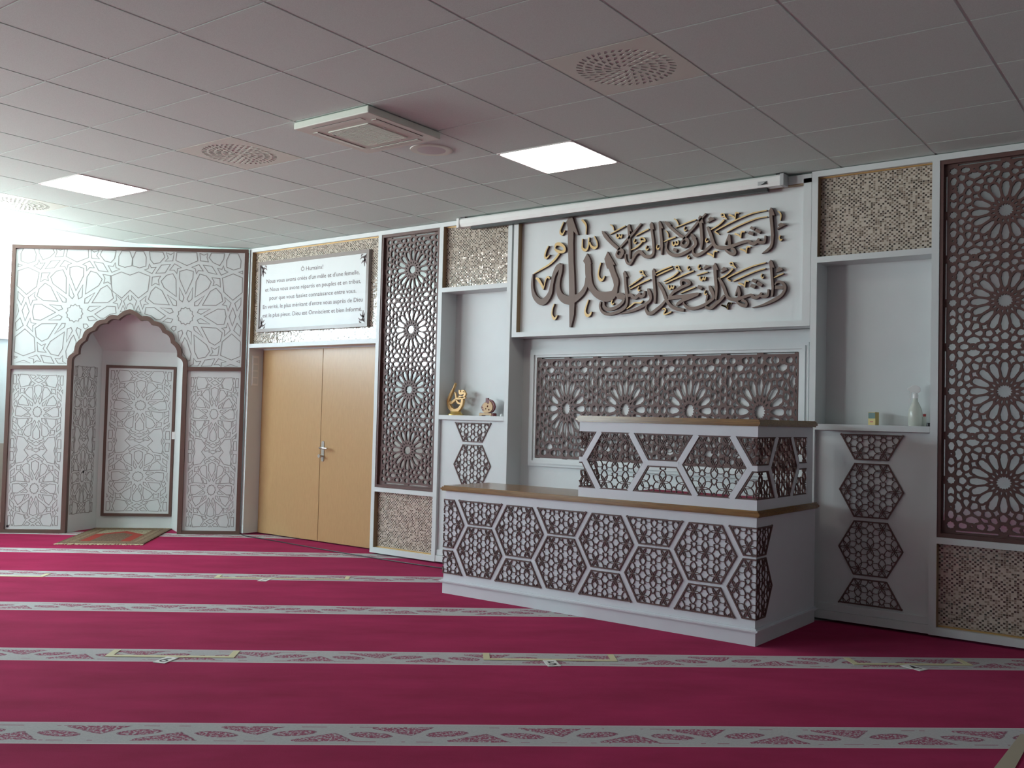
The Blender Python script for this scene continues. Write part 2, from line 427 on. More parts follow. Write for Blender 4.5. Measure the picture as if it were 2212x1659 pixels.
# ------------------------------------------------------------------ traced outlines (mm): lettering on the script board, engraved niche patterns
CALLI = [('b',[('P',[(182,2948),(211,2945),(243,2868),(274,2794),(255,2796),(227,2830),(226,2731),(234,2577),(244,2466),(254,2313),(252,2243),(249,2148),(224,2049),(208,2048),(201,2242),(191,2470),(178,2674),(169,2860),(156,2917)])]),('b',[('S',[(-172,2507,9),(-178,2444,19),(-172,2377,26),(-145,2313,40),(-86,2269,52),(-36,2282,52),(8,2338,40),(24,2415,31),(45,2491,33),(77,2542,45),(107,2567,31)]),('S',[(110,2567,31),(107,2515,34),(90,2435,29),(86,2374,38),(106,2317,51),(148,2281,65),(200,2266,68),(244,2278,67),(287,2294,47),(329,2328,43),(359,2378,36),(373,2438,46)]),('S',[(370,2580,53),(374,2513,56),(378,2462,55),(392,2391,53),(422,2341,49),(462,2302,54),(522,2281,75),(575,2278,79),(618,2299,61),(635,2346,38),(636,2393,48),(608,2460,45),(586,2515,48),(571,2549,49)]),('P',[(361,2636),(387,2596),(403,2551),(341,2555),(325,2578)]),('P',[(553,2634),(576,2598),(602,2560),(625,2523),(616,2523),(587,2538),(603,2497),(551,2501),(525,2579)])]),('b',[('S',[(507,2791,20),(533,2758,29),(572,2716,26),(614,2679,26),(653,2649,24),(688,2628,29),(688,2602,24),(665,2583,29),(640,2595,21),(638,2618,13),(660,2648,14),(700,2686,18),(746,2726,19),(783,2758,19),(819,2793,14),(853,2826,14)]),('P',[(496,2804),(510,2800),(550,2763),(532,2760),(500,2785)])]),('b',[('P',[(737,2830),(750,2832),(770,2771),(752,2779),(760,2719),(765,2630),(764,2560),(752,2561),(746,2661),(737,2751),(730,2822)])]),('b',[('S',[(717,2602,11),(718,2570,14),(730,2536,16),(754,2520,21),(774,2536,19),(794,2572,22),(820,2602,25),(846,2609,27),(866,2592,25),(890,2570,25),(923,2562,25),(952,2571,23),(966,2598,18),(963,2657,20),(952,2730,19),(943,2783,19)]),('P',[(943,2830),(957,2811),(967,2769),(951,2774),(931,2779),(927,2811)])]),('b',[('P',[(1015,2831),(1028,2809),(1045,2771),(1029,2772),(1042,2693),(1046,2635),(1041,2571),(1030,2571),(1025,2637),(1015,2724),(1009,2782),(1004,2820)])]),('b',[('S',[(1058,2818,12),(1085,2793,21),(1111,2767,21),(1149,2735,21),(1188,2703,21),(1223,2679,22),(1251,2660,24),(1255,2634,19),(1230,2616,25),(1203,2627,21),(1201,2647,12),(1229,2684,15),(1262,2715,16),(1299,2751,18),(1332,2784,18),(1365,2814,13),(1398,2845,13)]),('P',[(1055,2823),(1084,2816),(1113,2790),(1097,2788),(1072,2800)])]),('b',[('P',[(1349,2836),(1365,2823),(1381,2774),(1367,2778),(1373,2724),(1379,2654),(1375,2612),(1369,2580),(1359,2581),(1359,2641),(1350,2726),(1344,2789),(1337,2820)])]),('b',[('S',[(1284,2702,15),(1297,2675,25),(1316,2645,24),(1314,2615,21),(1277,2590,22),(1231,2568,24),(1185,2555,24),(1140,2556,24),(1102,2576,23),(1077,2607,15),(1075,2636,12),(1084,2667,12)]),('P',[(1275,2708),(1294,2704),(1325,2670),(1307,2667)])]),('b',[('P',[(1139,2613),(1168,2599),(1159,2577),(1130,2594)])]),('b',[('P',[(1417,2803),(1435,2817),(1456,2808),(1469,2795),(1444,2787),(1414,2773),(1408,2779),(1424,2791)])]),('b',[('S',[(1412,2745,15),(1424,2719,22),(1442,2675,23),(1456,2630,25),(1472,2601,25),(1499,2584,26),(1535,2578,26),(1570,2578,26),(1596,2581,23)]),('S',[(1450,2611,17),(1424,2588,22),(1391,2566,22),(1355,2547,23),(1321,2541,26),(1300,2557,18),(1296,2580,12),(1303,2596,9)])]),('b',[('S',[(1595,2582,26),(1630,2590,23),(1681,2603,21),(1733,2609,21),(1753,2592,24),(1776,2587,22),(1799,2601,21),(1815,2620,17)]),('S',[(1801,2598,17),(1830,2590,21),(1852,2591,19),(1859,2612,15),(1860,2637,12)]),('P',[(1581,2676),(1593,2664),(1600,2609),(1598,2587),(1580,2589),(1570,2633),(1556,2599),(1550,2602),(1564,2639)]),('S',[(1601,2573,23),(1627,2554,18),(1631,2532,21),(1613,2525,23),(1584,2539,20),(1557,2563,14),(1565,2576,14)])]),('b',[('P',[(1754,2715),(1783,2699),(1773,2681),(1742,2699)])]),('b',[('P',[(1791,2692),(1828,2671),(1817,2655),(1780,2677)])]),('b',[('P',[(1743,2681),(1772,2666),(1767,2645),(1728,2662)])]),('b',[('P',[(1898,2834),(1913,2815),(1928,2773),(1910,2775),(1917,2713),(1924,2633),(1919,2574),(1909,2546),(1876,2519),(1834,2511),(1859,2529),(1892,2555),(1905,2586),(1901,2661),(1891,2743),(1885,2810)])]),('b',[('P',[(1958,2709),(1975,2717),(1991,2708),(2013,2699),(1989,2690),(1948,2671),(1945,2681),(1964,2690),(1953,2699)])]),('b',[('P',[(1902,2462),(1916,2446),(1932,2402),(1916,2406),(1922,2336),(1929,2269),(1925,2217),(1920,2201),(1908,2202),(1913,2257),(1905,2338),(1897,2405),(1891,2448)])]),('b',[('S',[(1938,2264,24),(1968,2262,24),(1998,2257,21)]),('S',[(1936,2282,8),(1946,2296,12),(1967,2303,16),(1992,2291,19),(2006,2270,21),(2009,2251,20),(2004,2233,19),(1983,2205,20),(1942,2181,23),(1893,2160,20),(1837,2142,12),(1767,2129,3)])]),('b',[('P',[(1944,2388),(1966,2406),(1982,2398),(1993,2384),(1972,2375),(1942,2367),(1939,2372),(1955,2380)])]),('b',[('P',[(1527,2421),(1547,2438),(1565,2430),(1577,2416),(1554,2408),(1524,2394),(1521,2400),(1539,2410)])]),('b',[('P',[(1775,2337),(1803,2322),(1792,2301),(1762,2320)])]),('b',[('P',[(1809,2315),(1846,2293),(1835,2274),(1801,2294)])]),('b',[('P',[(1764,2301),(1795,2286),(1784,2264),(1750,2281)])]),('b',[('S',[(1674,2201,25),(1711,2210,22),(1760,2221,19),(1777,2204,25),(1800,2200,22),(1822,2212,19),(1841,2232,15)]),('S',[(1830,2209,16),(1856,2205,22),(1881,2209,19),(1889,2232,16),(1888,2253,12)]),('P',[(1658,2295),(1670,2283),(1682,2239),(1677,2212),(1659,2213),(1656,2254),(1642,2220),(1636,2223),(1647,2263)]),('S',[(1689,2190,22),(1715,2178,17),(1726,2161,17),(1718,2145,21),(1689,2152,22),(1660,2170,17),(1654,2186,14)]),('S',[(1504,2362,14),(1526,2331,21),(1550,2285,23),(1566,2243,23),(1581,2215,23),(1607,2200,25),(1642,2195,27),(1677,2201,25)]),('S',[(1554,2230,17),(1528,2201,21),(1490,2173,23),(1455,2147,24),(1431,2142,23),(1403,2155,16)])]),('b',[('P',[(1477,2473),(1492,2448),(1505,2417),(1490,2421),(1494,2360),(1503,2290),(1499,2235),(1494,2200),(1482,2206),(1482,2278),(1470,2361),(1464,2431),(1462,2453)])]),('b',[('S',[(1435,2305,14),(1448,2280,26),(1466,2243,22),(1467,2212,20),(1437,2192,22),(1402,2171,23),(1347,2152,23),(1302,2146,24),(1261,2156,22),(1233,2180,15),(1226,2197,10)]),('P',[(1429,2309),(1444,2305),(1467,2270),(1454,2264)]),('S',[(1421,2242,14),(1416,2215,14),(1410,2190,10)])]),('b',[('P',[(1347,2318),(1381,2298),(1369,2279),(1335,2301)])]),('b',[('P',[(1390,2447),(1405,2464),(1423,2457),(1440,2448),(1418,2440),(1394,2428),(1391,2435)])]),('b',[('S',[(1208,2325,15),(1203,2351,18),(1217,2364,21),(1242,2360,22),(1270,2344,24),(1273,2330,18),(1246,2320,18),(1211,2311,24),(1184,2299,24),(1146,2281,23),(1121,2257,20),(1103,2235,24)]),('P',[(1097,2230),(1109,2249),(1147,2253),(1222,2254),(1339,2264),(1357,2260),(1346,2241),(1285,2219),(1223,2200),(1174,2172),(1164,2178),(1173,2197),(1216,2226),(1147,2224),(1097,2220)]),('S',[(1007,2361,15),(1030,2328,23),(1054,2290,24),(1074,2243,26),(1094,2207,24),(1123,2174,23),(1161,2153,24),(1199,2142,24),(1231,2138,22)]),('S',[(1074,2217,18),(1043,2184,23),(1002,2155,24),(964,2131,26),(931,2126,26),(911,2150,19),(907,2174,12),(916,2194,9)])]),('b',[('P',[(713,2470),(727,2450),(741,2420),(728,2423),(734,2364),(748,2287),(749,2252),(728,2253),(716,2336),(708,2410),(700,2452)]),('S',[(740,2261,22),(739,2217,19),(723,2183,22),(680,2158,22),(612,2141,22),(553,2140,23),(510,2166,19),(492,2206,15),(501,2242,15)]),('P',[(639,2281),(652,2298),(676,2303),(704,2292),(724,2277),(722,2256),(688,2246),(654,2254)]),('S',[(711,2254,25),(699,2225,22),(662,2197,24),(611,2179,27),(559,2179,27),(530,2201,23),(526,2231,18),(522,2243,16)]),('S',[(741,2273,25),(772,2277,25),(792,2258,27),(816,2254,25),(839,2273,22),(855,2289,17)]),('S',[(839,2267,19),(872,2262,25),(891,2273,19),(894,2302,14)])]),('b',[('S',[(923,2317,15),(937,2287,26),(948,2258,22),(945,2229,20),(916,2205,22),(864,2181,25),(798,2158,22),(731,2144,14),(680,2136,4)]),('P',[(917,2321),(933,2317),(957,2278),(941,2274)])]),('b',[('P',[(969,2470),(979,2455),(993,2414),(980,2415),(988,2348),(996,2275),(993,2201),(980,2201),(973,2291),(963,2378),(956,2451)])]),('g',[('S',[(127,2914,14),(109,2878,14),(95,2846,14),(100,2822,24),(118,2812,21),(142,2844,10)])]),('g',[('S',[(303,2914,17),(329,2890,25),(348,2857,17),(348,2790,10)])]),('g',[('S',[(315,2757,15),(314,2717,15),(317,2680,23),(346,2663,30),(370,2688,17),(377,2763,13)]),('S',[(384,2723,15),(399,2691,23),(431,2673,30),(456,2686,16),(451,2723,13),(425,2768,12)])]),('g',[('S',[(46,2707,14),(57,2734,31),(94,2734,38),(136,2709,27),(141,2677,34),(108,2668,31),(70,2680,31),(43,2701,17)]),('S',[(89,2657,24),(49,2614,24),(-14,2572,21),(-90,2540,16),(-166,2508,7)])]),('g',[('S',[(-20,2729,12),(-44,2687,16),(-54,2647,21),(-39,2629,21),(-5,2655,10)])]),('g',[('S',[(-142,2470,14),(-118,2459,32),(-90,2426,28),(-68,2390,23),(-62,2370,10)]),('S',[(-62,2370,10),(-51,2411,12),(-37,2456,14),(-19,2471,24),(1,2457,17)])]),('g',[('S',[(52,2246,10),(34,2200,14),(32,2157,17),(52,2125,31),(70,2130,21),(85,2151,10)])]),('g',[('S',[(385,2262,12),(365,2211,17),(355,2166,20),(374,2135,33),(402,2140,23),(416,2163,12)])]),('g',[('S',[(494,2551,11),(477,2495,15),(473,2447,18),(494,2413,33),(518,2417,20),(531,2442,10)])]),('g',[('S',[(572,2847,8),(597,2830,13),(608,2799,10)])]),('g',[('S',[(574,2769,6),(629,2791,13),(713,2822,11)])]),('g',[('S',[(633,2767,10),(633,2743,14),(649,2732,16),(661,2746,14),(676,2736,16),(684,2759,10)]),('S',[(657,2764,8),(659,2746,11)])]),('g',[('S',[(806,2735,8),(859,2757,14),(921,2777,11)])]),('g',[('S',[(800,2712,11),(791,2690,11),(801,2677,14),(816,2687,9)])]),('g',[('S',[(847,2699,11),(850,2714,13),(874,2711,16),(890,2692,16),(877,2685,16),(851,2693,9)]),('S',[(864,2683,14),(835,2656,14),(802,2639,13),(765,2627,7)])]),('g',[('S',[(908,2650,11),(898,2630,12),(909,2615,14),(922,2628,9)])]),('g',[('S',[(1135,2833,9),(1157,2817,11),(1174,2784,9)])]),('g',[('S',[(1149,2763,6),(1205,2780,12),(1258,2795,12),(1319,2808,10)])]),('g',[('S',[(1230,2766,10),(1221,2748,10),(1228,2733,13),(1242,2740,9)])]),('g',[('S',[(1066,2749,8),(1086,2727,9),(1091,2697,8)])]),('g',[('S',[(1052,2665,6),(1097,2680,14),(1153,2694,12)])]),('g',[('S',[(1125,2663,9),(1126,2640,14),(1139,2629,15),(1151,2642,14),(1164,2634,17),(1175,2644,12),(1171,2667,9)]),('S',[(1151,2663,8),(1151,2643,11)])]),('g',[('S',[(1407,2662,9),(1399,2643,10),(1408,2631,13),(1421,2641,9)])]),('g',[('S',[(998,2649,9),(992,2626,12),(1005,2613,15),(1017,2627,9)])]),('g',[('S',[(1261,2546,10),(1252,2533,10),(1263,2522,13),(1272,2534,9)])]),('g',[('S',[(1517,2818,9),(1524,2828,11),(1539,2826,11),(1545,2810,13),(1535,2805,11),(1520,2810,9)]),('S',[(1542,2811,13),(1554,2794,13),(1568,2785,5)]),('S',[(1543,2784,16),(1511,2755,13),(1472,2734,12),(1439,2720,9)])]),('g',[('S',[(1593,2455,9),(1600,2465,11),(1614,2464,11),(1620,2449,13),(1610,2443,11),(1596,2448,9)]),('S',[(1618,2449,13),(1629,2433,13),(1643,2424,5)]),('S',[(1618,2420,16),(1589,2392,13),(1554,2370,13),(1519,2356,7)])]),('g',[('S',[(1155,2461,9),(1163,2472,11),(1178,2471,12),(1185,2454,13),(1174,2448,11),(1158,2454,9)]),('S',[(1182,2455,13),(1195,2438,13),(1209,2429,5)]),('S',[(1181,2429,15),(1144,2401,14),(1100,2381,14),(1055,2364,5)])]),('g',[('S',[(846,2447,9),(854,2458,12),(871,2457,12),(878,2441,14),(866,2434,12),(850,2440,9)]),('S',[(874,2441,14),(888,2424,14),(903,2414,6)]),('S',[(875,2413,14),(836,2390,14),(793,2366,13),(753,2344,6)])]),('g',[('S',[(1477,2706,9),(1510,2722,13),(1597,2757,13),(1684,2786,13),(1770,2807,13),(1868,2815,10)]),('S',[(1471,2704,12),(1486,2691,12),(1507,2678,8)])]),('g',[('S',[(1566,2687,6),(1627,2716,13),(1714,2745,13),(1799,2766,12),(1872,2769,10)])]),('g',[('S',[(1580,2814,17),(1602,2805,16),(1623,2791,12),(1629,2778,7)]),('S',[(1631,2778,7),(1630,2806,13),(1637,2823,15),(1660,2818,11)])]),('g',[('S',[(1627,2672,17),(1649,2663,16),(1669,2650,12),(1675,2637,7)]),('S',[(1677,2637,7),(1676,2664,13),(1683,2681,15),(1706,2677,11)])]),('g',[('S',[(1672,2557,17),(1694,2548,16),(1714,2536,12),(1720,2523,7)]),('S',[(1722,2523,7),(1721,2550,13),(1728,2567,15),(1751,2563,11)])]),('g',[('S',[(1414,2547,17),(1437,2538,17),(1458,2525,12),(1464,2512,7)]),('S',[(1466,2512,7),(1465,2540,13),(1472,2557,15),(1496,2554,11)])]),('g',[('S',[(1663,2311,17),(1685,2302,16),(1706,2290,12),(1712,2278,7)]),('S',[(1713,2278,7),(1713,2305,13),(1719,2322,14),(1742,2318,11)])]),('g',[('S',[(1532,2159,17),(1554,2151,16),(1575,2139,12),(1581,2126,7)]),('S',[(1582,2126,7),(1582,2153,13),(1589,2171,15),(1612,2167,11)])]),('g',[('S',[(1533,2159,17),(1556,2151,16),(1576,2139,12),(1583,2126,7)]),('S',[(1584,2126,7),(1583,2154,13),(1590,2171,15),(1614,2168,11)])]),('g',[('S',[(1949,2801,7),(1965,2788,12),(1974,2766,12),(1969,2733,9)])]),('g',[('S',[(1971,2628,9),(1963,2610,11),(1974,2593,16),(1987,2600,8)])]),('g',[('S',[(1929,2331,7),(1959,2344,12),(1999,2357,9)])]),('g',[('S',[(1572,2352,10),(1619,2374,13),(1691,2401,13),(1776,2427,12),(1868,2444,10)]),('S',[(1575,2349,11),(1593,2334,11),(1605,2331,7)])]),('g',[('S',[(1620,2326,7),(1663,2343,13),(1748,2373,12),(1805,2390,12),(1866,2402,10)])]),('g',[('S',[(1842,2366,10),(1834,2350,11),(1845,2336,14),(1853,2346,8)])]),('g',[('S',[(989,2433,9),(1053,2456,12),(1126,2475,11)])]),('g',[('S',[(996,2411,11),(1060,2435,15),(1133,2458,12)])]),('g',[('S',[(1069,2346,9),(1125,2368,15),(1204,2394,15),(1308,2426,11)])]),('g',[('S',[(1099,2334,9),(1100,2311,14),(1114,2302,15),(1125,2315,14),(1139,2306,15),(1147,2328,9)]),('S',[(1123,2331,8),(1125,2314,9)])]),('g',[('S',[(1360,2381,10),(1360,2359,14),(1374,2350,16),(1384,2363,14),(1398,2354,16),(1405,2375,10)]),('S',[(1389,2378,7),(1387,2359,10)])]),('g',[('S',[(1330,2390,7),(1373,2401,12),(1421,2409,10)])]),('g',[('S',[(1264,2465,10),(1255,2449,12),(1266,2437,13),(1277,2448,9)])]),('g',[('S',[(1353,2470,10),(1341,2451,12),(1351,2436,15),(1364,2447,9)])]),('g',[('S',[(1406,2277,9),(1397,2255,10),(1406,2243,15),(1418,2251,9)])]),('g',[('S',[(1200,2264,6),(1252,2283,13),(1326,2305,10)])]),('g',[('S',[(1050,2152,9),(1069,2157,15),(1078,2145,15),(1064,2123,12),(1070,2113,14),(1099,2119,14),(1130,2131,10)])]),('g',[('S',[(761,2321,7),(820,2347,14),(886,2372,14),(941,2388,11)])]),('g',[('S',[(844,2340,11),(834,2320,12),(844,2305,14),(856,2313,9)])]),('g',[('S',[(609,2248,11),(599,2227,13),(610,2212,14),(623,2223,10)])]),('g',[('S',[(740,2171,7),(774,2192,14),(807,2213,13),(837,2213,13),(863,2212,14),(881,2227,9)])])]
ARCH_AXIS = -1.1928
ARCH = [[(31,2958),(110,2960),(138,2904),(138,2808),(74,2786),(5,2806),(1,2881)],[(168,2962),(305,2963),(328,2912),(278,2850),(216,2835),(181,2878)],[(339,2961),(386,2939),(420,2967),(409,2876),(331,2868),(361,2902)],[(447,2966),(651,2974),(665,2888),(555,2832),(440,2881)],[(683,2969),(725,2951),(763,2969),(757,2928),(774,2881),(692,2889)],[(802,2976),(936,2979),(932,2920),(892,2847),(825,2875),(780,2925)],[(992,2981),(1078,2982),(1111,2908),(1107,2831),(1037,2806),(966,2833),(960,2905)],[(172,2833),(192,2794),(242,2800),(202,2731),(124,2767),(162,2781)],[(294,2825),(386,2839),(335,2745),(240,2736)],[(428,2845),(498,2808),(460,2794),(455,2742),(426,2777),(380,2775)],[(678,2848),(723,2782),(673,2784),(655,2748),(641,2802),(606,2817)],[(721,2845),(811,2836),(868,2752),(778,2768)],[(869,2817),(916,2808),(931,2848),(944,2800),(980,2781),(911,2746)],[(1089,2786),(1131,2800),(1134,2768)],[(484,2767),(553,2790),(623,2773),(620,2697),(554,2530),(483,2691)],[(352,2721),(414,2740),(449,2678),(458,2498),(330,2588),(297,2655)],[(690,2748),(756,2731),(810,2669),(784,2600),(650,2499),(654,2666)],[(207,2695),(291,2708),(269,2666),(280,2614),(240,2629),(203,2603)],[(816,2714),(899,2709),(907,2617),(868,2643),(829,2630),(840,2670)],[(245,2593),(308,2556),(390,2407),(233,2413),(176,2458),(201,2543)],[(861,2605),(918,2545),(936,2469),(871,2422),(728,2417),(804,2568)],[(1035,2765),(1132,2727),(1135,2570),(1040,2483),(944,2566),(924,2714)],[(-19,2705),(68,2743),(182,2702),(167,2546),(74,2466),(-13,2546),(-94,2459),(-191,2531),(-218,2684),(-108,2735)],[(153,2492),(144,2437),(179,2411),(134,2401),(121,2349),(91,2435)],[(5,2491),(57,2434),(33,2349),(20,2393),(-8,2411),(-34,2390),(-44,2346),(-74,2428),(-27,2490),(-25,2450),(-9,2435),(7,2452)],[(77,2387),(103,2315),(53,2330)],[(154,2370),(238,2373),(356,2290),(303,2248),(261,2247),(207,2288),(144,2302)],[(487,2595),(536,2493),(523,2445),(490,2467)],[(621,2601),(620,2481),(588,2446),(569,2474)],[(365,2514),(461,2450),(464,2402),(428,2405)],[(745,2519),(682,2411),(647,2408),(648,2446)],[(299,2373),(414,2368),(433,2333),(397,2316)],[(811,2380),(716,2320),(679,2339),(696,2373)],[(331,2229),(379,2267),(431,2257),(412,2218)],[(680,2255),(714,2276),(812,2220),(700,2223)],[(414,2157),(434,2184),(467,2183),(464,2148),(446,2130)],[(646,2187),(678,2187),(748,2077),(652,2150)],[(526,2145),(538,2113),(503,2028),(488,2124)],[(587,2145),(625,2129),(627,1994),(573,2111)],[(748,2301),(888,2383),(960,2382),(976,2306),(957,2223),(890,2217)],[(725,2184),(880,2180),(942,2132),(927,2043),(870,1997),(811,2027)],[(652,2098),(785,1998),(820,1927),(778,1866),(702,1849),(664,1922)],[(559,2066),(583,2031),(630,1897),(621,1825),(599,1820),(542,1910),(531,1997)],[(955,2510),(1022,2453),(994,2367),(976,2423),(933,2429),(963,2466)],[(1124,2513),(1124,2437),(1087,2371),(1061,2450)],[(1042,2403),(1076,2314),(1043,2208),(1007,2307)],[(1128,2384),(1135,2228),(1109,2311)],[(994,2238),(1024,2159),(964,2097),(966,2157),(934,2180),(984,2190)],[(1092,2238),(1136,2187),(1125,2102),(1059,2160)],[(1041,2124),(1133,2042),(1135,1886),(1046,1845),(932,1891),(945,2036)],[(833,1972),(872,1953),(916,1987),(905,1890),(822,1883),(854,1921)],[(659,1850),(687,1815),(733,1821),(704,1772),(623,1769),(657,1790)],[(775,1836),(875,1853),(843,1776),(739,1769)],[(914,1854),(993,1825),(943,1811),(942,1771),(916,1794),(870,1789)],[(1101,1832),(1134,1842),(1133,1817)],[(975,1771),(1040,1798),(1115,1775)],[(642,2299),(628,2278),(632,2251),(611,2241),(603,2216),(580,2219),(562,2201),(543,2218),(520,2212),(511,2237),(489,2246),(491,2272),(476,2292),(490,2314),(485,2340),(507,2350),(514,2376),(538,2372),(555,2390),(574,2373),(597,2379),(607,2354),(629,2346),(626,2319)]]
CUSPS = [(-0.0141, 2.3441), (0.1067, 2.2719), (0.2323, 2.2273), (0.3554, 2.1434), (0.4508, 2.028), (0.5243, 1.8732), (0.5886, 1.7532)]
TALL = [[(27,16),(75,16),(89,42),(80,76),(28,76)],[(103,15),(129,14),(116,26)],[(157,12),(306,15),(366,50),(319,83),(168,96),(125,48)],[(332,15),(424,16),(449,26),(393,40)],[(469,13),(540,14),(505,22)],[(427,48),(499,32),(583,51),(502,64)],[(333,84),(381,57),(443,70),(406,76),(405,92),(387,81)],[(58,94),(119,69),(119,97),(134,106),(94,108),(92,120)],[(30,107),(52,114),(26,133)],[(55,146),(131,119),(129,152),(51,182)],[(165,107),(250,103),(234,119),(245,136),(202,129),(156,138),(166,123)],[(320,96),(384,93),(407,122),(405,177),(282,145),(252,126)],[(433,89),(500,78),(572,88),(571,124),(503,170),(436,125)],[(204,147),(284,168),(337,213),(152,208),(129,185)],[(104,223),(189,222),(341,255),(208,284),(92,280),(89,250)],[(53,205),(93,179),(109,195),(132,218),(82,215),(76,224)],[(30,221),(57,251),(31,280)],[(320,174),(406,197),(408,215),(372,213)],[(438,146),(483,184),(456,202),(424,183)],[(249,223),(359,226),(381,236),(347,246)],[(248,283),(348,265),(378,275),(357,285)],[(410,294),(402,314),(319,332),(351,294)],[(458,307),(480,320),(430,362),(427,327)],[(139,299),(330,295),(284,340),(201,364),(135,335)],[(403,327),(395,405),(347,415),(289,405),(252,386),(299,353)],[(503,338),(563,378),(567,420),(504,433),(435,421),(436,379)],[(50,286),(89,296),(124,296),(104,312),(113,332),(70,319),(44,322)],[(49,329),(115,354),(117,380),(45,361)],[(152,370),(195,373),(237,367),(224,383),(247,406),(197,399),(161,400)],[(29,374),(47,384),(27,400)],[(61,387),(119,406),(115,433),(92,413),(42,407)],[(25,430),(79,429),(89,459),(77,488),(20,488)],[(109,481),(127,498),(112,517),(92,501)],[(148,413),(269,419),(365,460),(283,500),(364,535),(268,578),(135,587),(117,543),(152,501),(124,465)],[(366,419),(388,436),(451,440),(400,454),(342,441)],[(421,460),(505,445),(584,459),(507,474)],[(380,470),(445,486),(424,493),(354,496),(332,490)],[(425,500),(509,487),(583,499),(511,513)],[(588,252),(574,260),(578,269),(556,273),(548,282),(524,281),(506,287),(487,281),(463,283),(454,274),(431,270),(434,261),(418,253),(433,245),(428,236),(450,232),(458,223),(482,225),(500,218),(520,224),(543,223),(553,232),(575,235),(572,245)]]
ROSE_OCTANT = [[(755,150),(564,233),(640,428),(431,431),(428,640),(233,564),(150,755),(0,610),(-150,755),(-233,564),(-428,640),(-431,431),(-640,428),(-564,233),(-755,150),(-610,0),(-755,-150),(-564,-233),(-640,-428),(-431,-431),(-428,-640),(-233,-564),(-150,-755),(0,-610),(150,-755),(233,-564),(428,-640),(431,-431),(640,-428),(564,-233),(755,-150),(610,0)],[(2353,1911),(2400,2042),(2397,2138),(2388,2187),(2304,2304),(2187,2388),(2089,2401),(1995,2390),(1874,2337),(1717,2188),(1537,2085),(1115,1451),(1053,1310),(1026,1026),(1310,1052),(1579,1200),(2085,1537),(2188,1717)],[(3053,2685),(3158,2958),(3075,3075),(2958,3158),(2623,3037),(2400,2924),(2397,2551),(2551,2397),(2925,2400)],[(726,923),(796,1136),(763,1177),(564,1013),(504,903),(545,821),(626,814),(674,841)],[(2126,2810),(2111,2895),(2127,2954),(2063,3075),(1929,3099),(1836,3050),(1656,3032),(1621,2990),(1695,2794),(1697,2706),(1627,2452),(1910,2629),(2153,2651),(2163,2707)],[(1387,2497),(1440,2645),(1441,2782),(1410,2873),(1348,2944),(1224,3020),(1082,3041),(948,2986),(852,2888),(757,2691),(628,2532),(604,2421),(456,1671),(533,1421),(628,1381),(859,1504),(1346,2235)],[(1806,3508),(1807,3756),(1591,3886),(1352,3887),(1234,3821),(1094,3639),(1130,3508),(1249,3265),(1425,3191),(1681,3280),(1795,3349)],[(316,1089),(305,1331),(268,1382),(198,1297),(131,1149),(122,1034),(195,966),(282,995)],[(972,3315),(859,3455),(828,3608),(723,3677),(627,3681),(554,3540),(385,3443),(352,3397),(509,3210),(584,2885),(713,3113),(778,3174),(968,3261)],[(348,2703),(327,2977),(297,3056),(253,3141),(143,3235),(0,3259),(-143,3235),(-253,3141),(-327,2977),(-333,2761),(-387,2561),(-238,1815),(-182,1670),(0,1451),(182,1671),(238,1815),(387,2562)],[(397,3797),(411,3833),(350,4042),(251,4232),(40,4252),(-251,4232),(-350,4042),(-411,3833),(-308,3685),(-160,3569),(-109,3498),(-81,3495),(109,3498)],[(1198,4196),(1147,4404),(900,4519),(694,4553),(562,4432),(503,4340),(637,3976),(929,3869),(1194,4089),(1212,4112)],[(2857,3483),(2844,3570),(2811,3606),(2552,3772),(2319,3834),(2205,3794),(2091,3700),(2057,3561),(2052,3403),(2141,3307),(2350,3185),(2860,3438)],[(3850,3537),(3873,3627),(3755,3755),(3565,3859),(3484,3841),(3200,3695),(3087,3577),(3108,3381),(3163,3321),(3381,3108),(3577,3087),(3673,3164),(3841,3484)],[(4498,4180),(4574,4331),(4564,4361),(4478,4506),(4354,4569),(4062,4449),(3912,4416),(3849,4367),(3859,4146),(3893,4117),(3916,3946),(4011,3895),(4112,3802),(4371,3849),(4409,3905)],[(430,5000),(323,5134),(304,5304),(134,5323),(0,5430),(-134,5323),(-304,5304),(-323,5134),(-430,5000),(-323,4866),(-304,4696),(-134,4677),(0,4570),(134,4677),(304,4696),(323,4866)],[(5430,5000),(5323,5134),(5304,5304),(5134,5323),(5000,5430),(4866,5323),(4696,5304),(4677,5134),(4570,5000),(4677,4866),(4696,4696),(4866,4677),(5000,4570),(5134,4677),(5304,4696),(5323,4866)],[(1433,5000),(1575,5276),(1549,5310),(1241,5347),(1046,5288),(940,5201),(802,5138),(763,5000),(802,4862),(940,4799),(1046,4712),(1241,4653),(1549,4690),(1575,4724)],[(2532,5000),(2508,5139),(2418,5205),(2313,5269),(2125,5303),(2030,5355),(1851,5274),(1693,5000),(1851,4726),(2030,4645),(2125,4697),(2313,4731),(2418,4795),(2508,4861)],[(4292,5000),(4222,5202),(3914,5341),(3765,5287),(3573,5259),(3417,5136),(3398,5000),(3417,4864),(3573,4741),(3765,4713),(3914,4659),(4222,4799)],[(3090,5000),(3019,5049),(2970,5120),(2921,5049),(2850,5000),(2921,4951),(2970,4880),(3019,4951)],[(3571,4300),(3618,4474),(3336,4556),(3301,4578),(3241,4687),(3189,4679),(3082,4608),(2970,4638),(2888,4607),(2696,4691),(2624,4591),(2548,4543),(2322,4473),(2277,4361),(2429,4103),(2567,4018),(2774,3960),(2932,3865),(3348,4035),(3562,4196)],[(2063,4250),(1981,4372),(1839,4457),(1741,4488),(1603,4452),(1397,4436),(1463,4157),(1780,4087),(1953,3972),(2120,4019),(2173,4085)]]

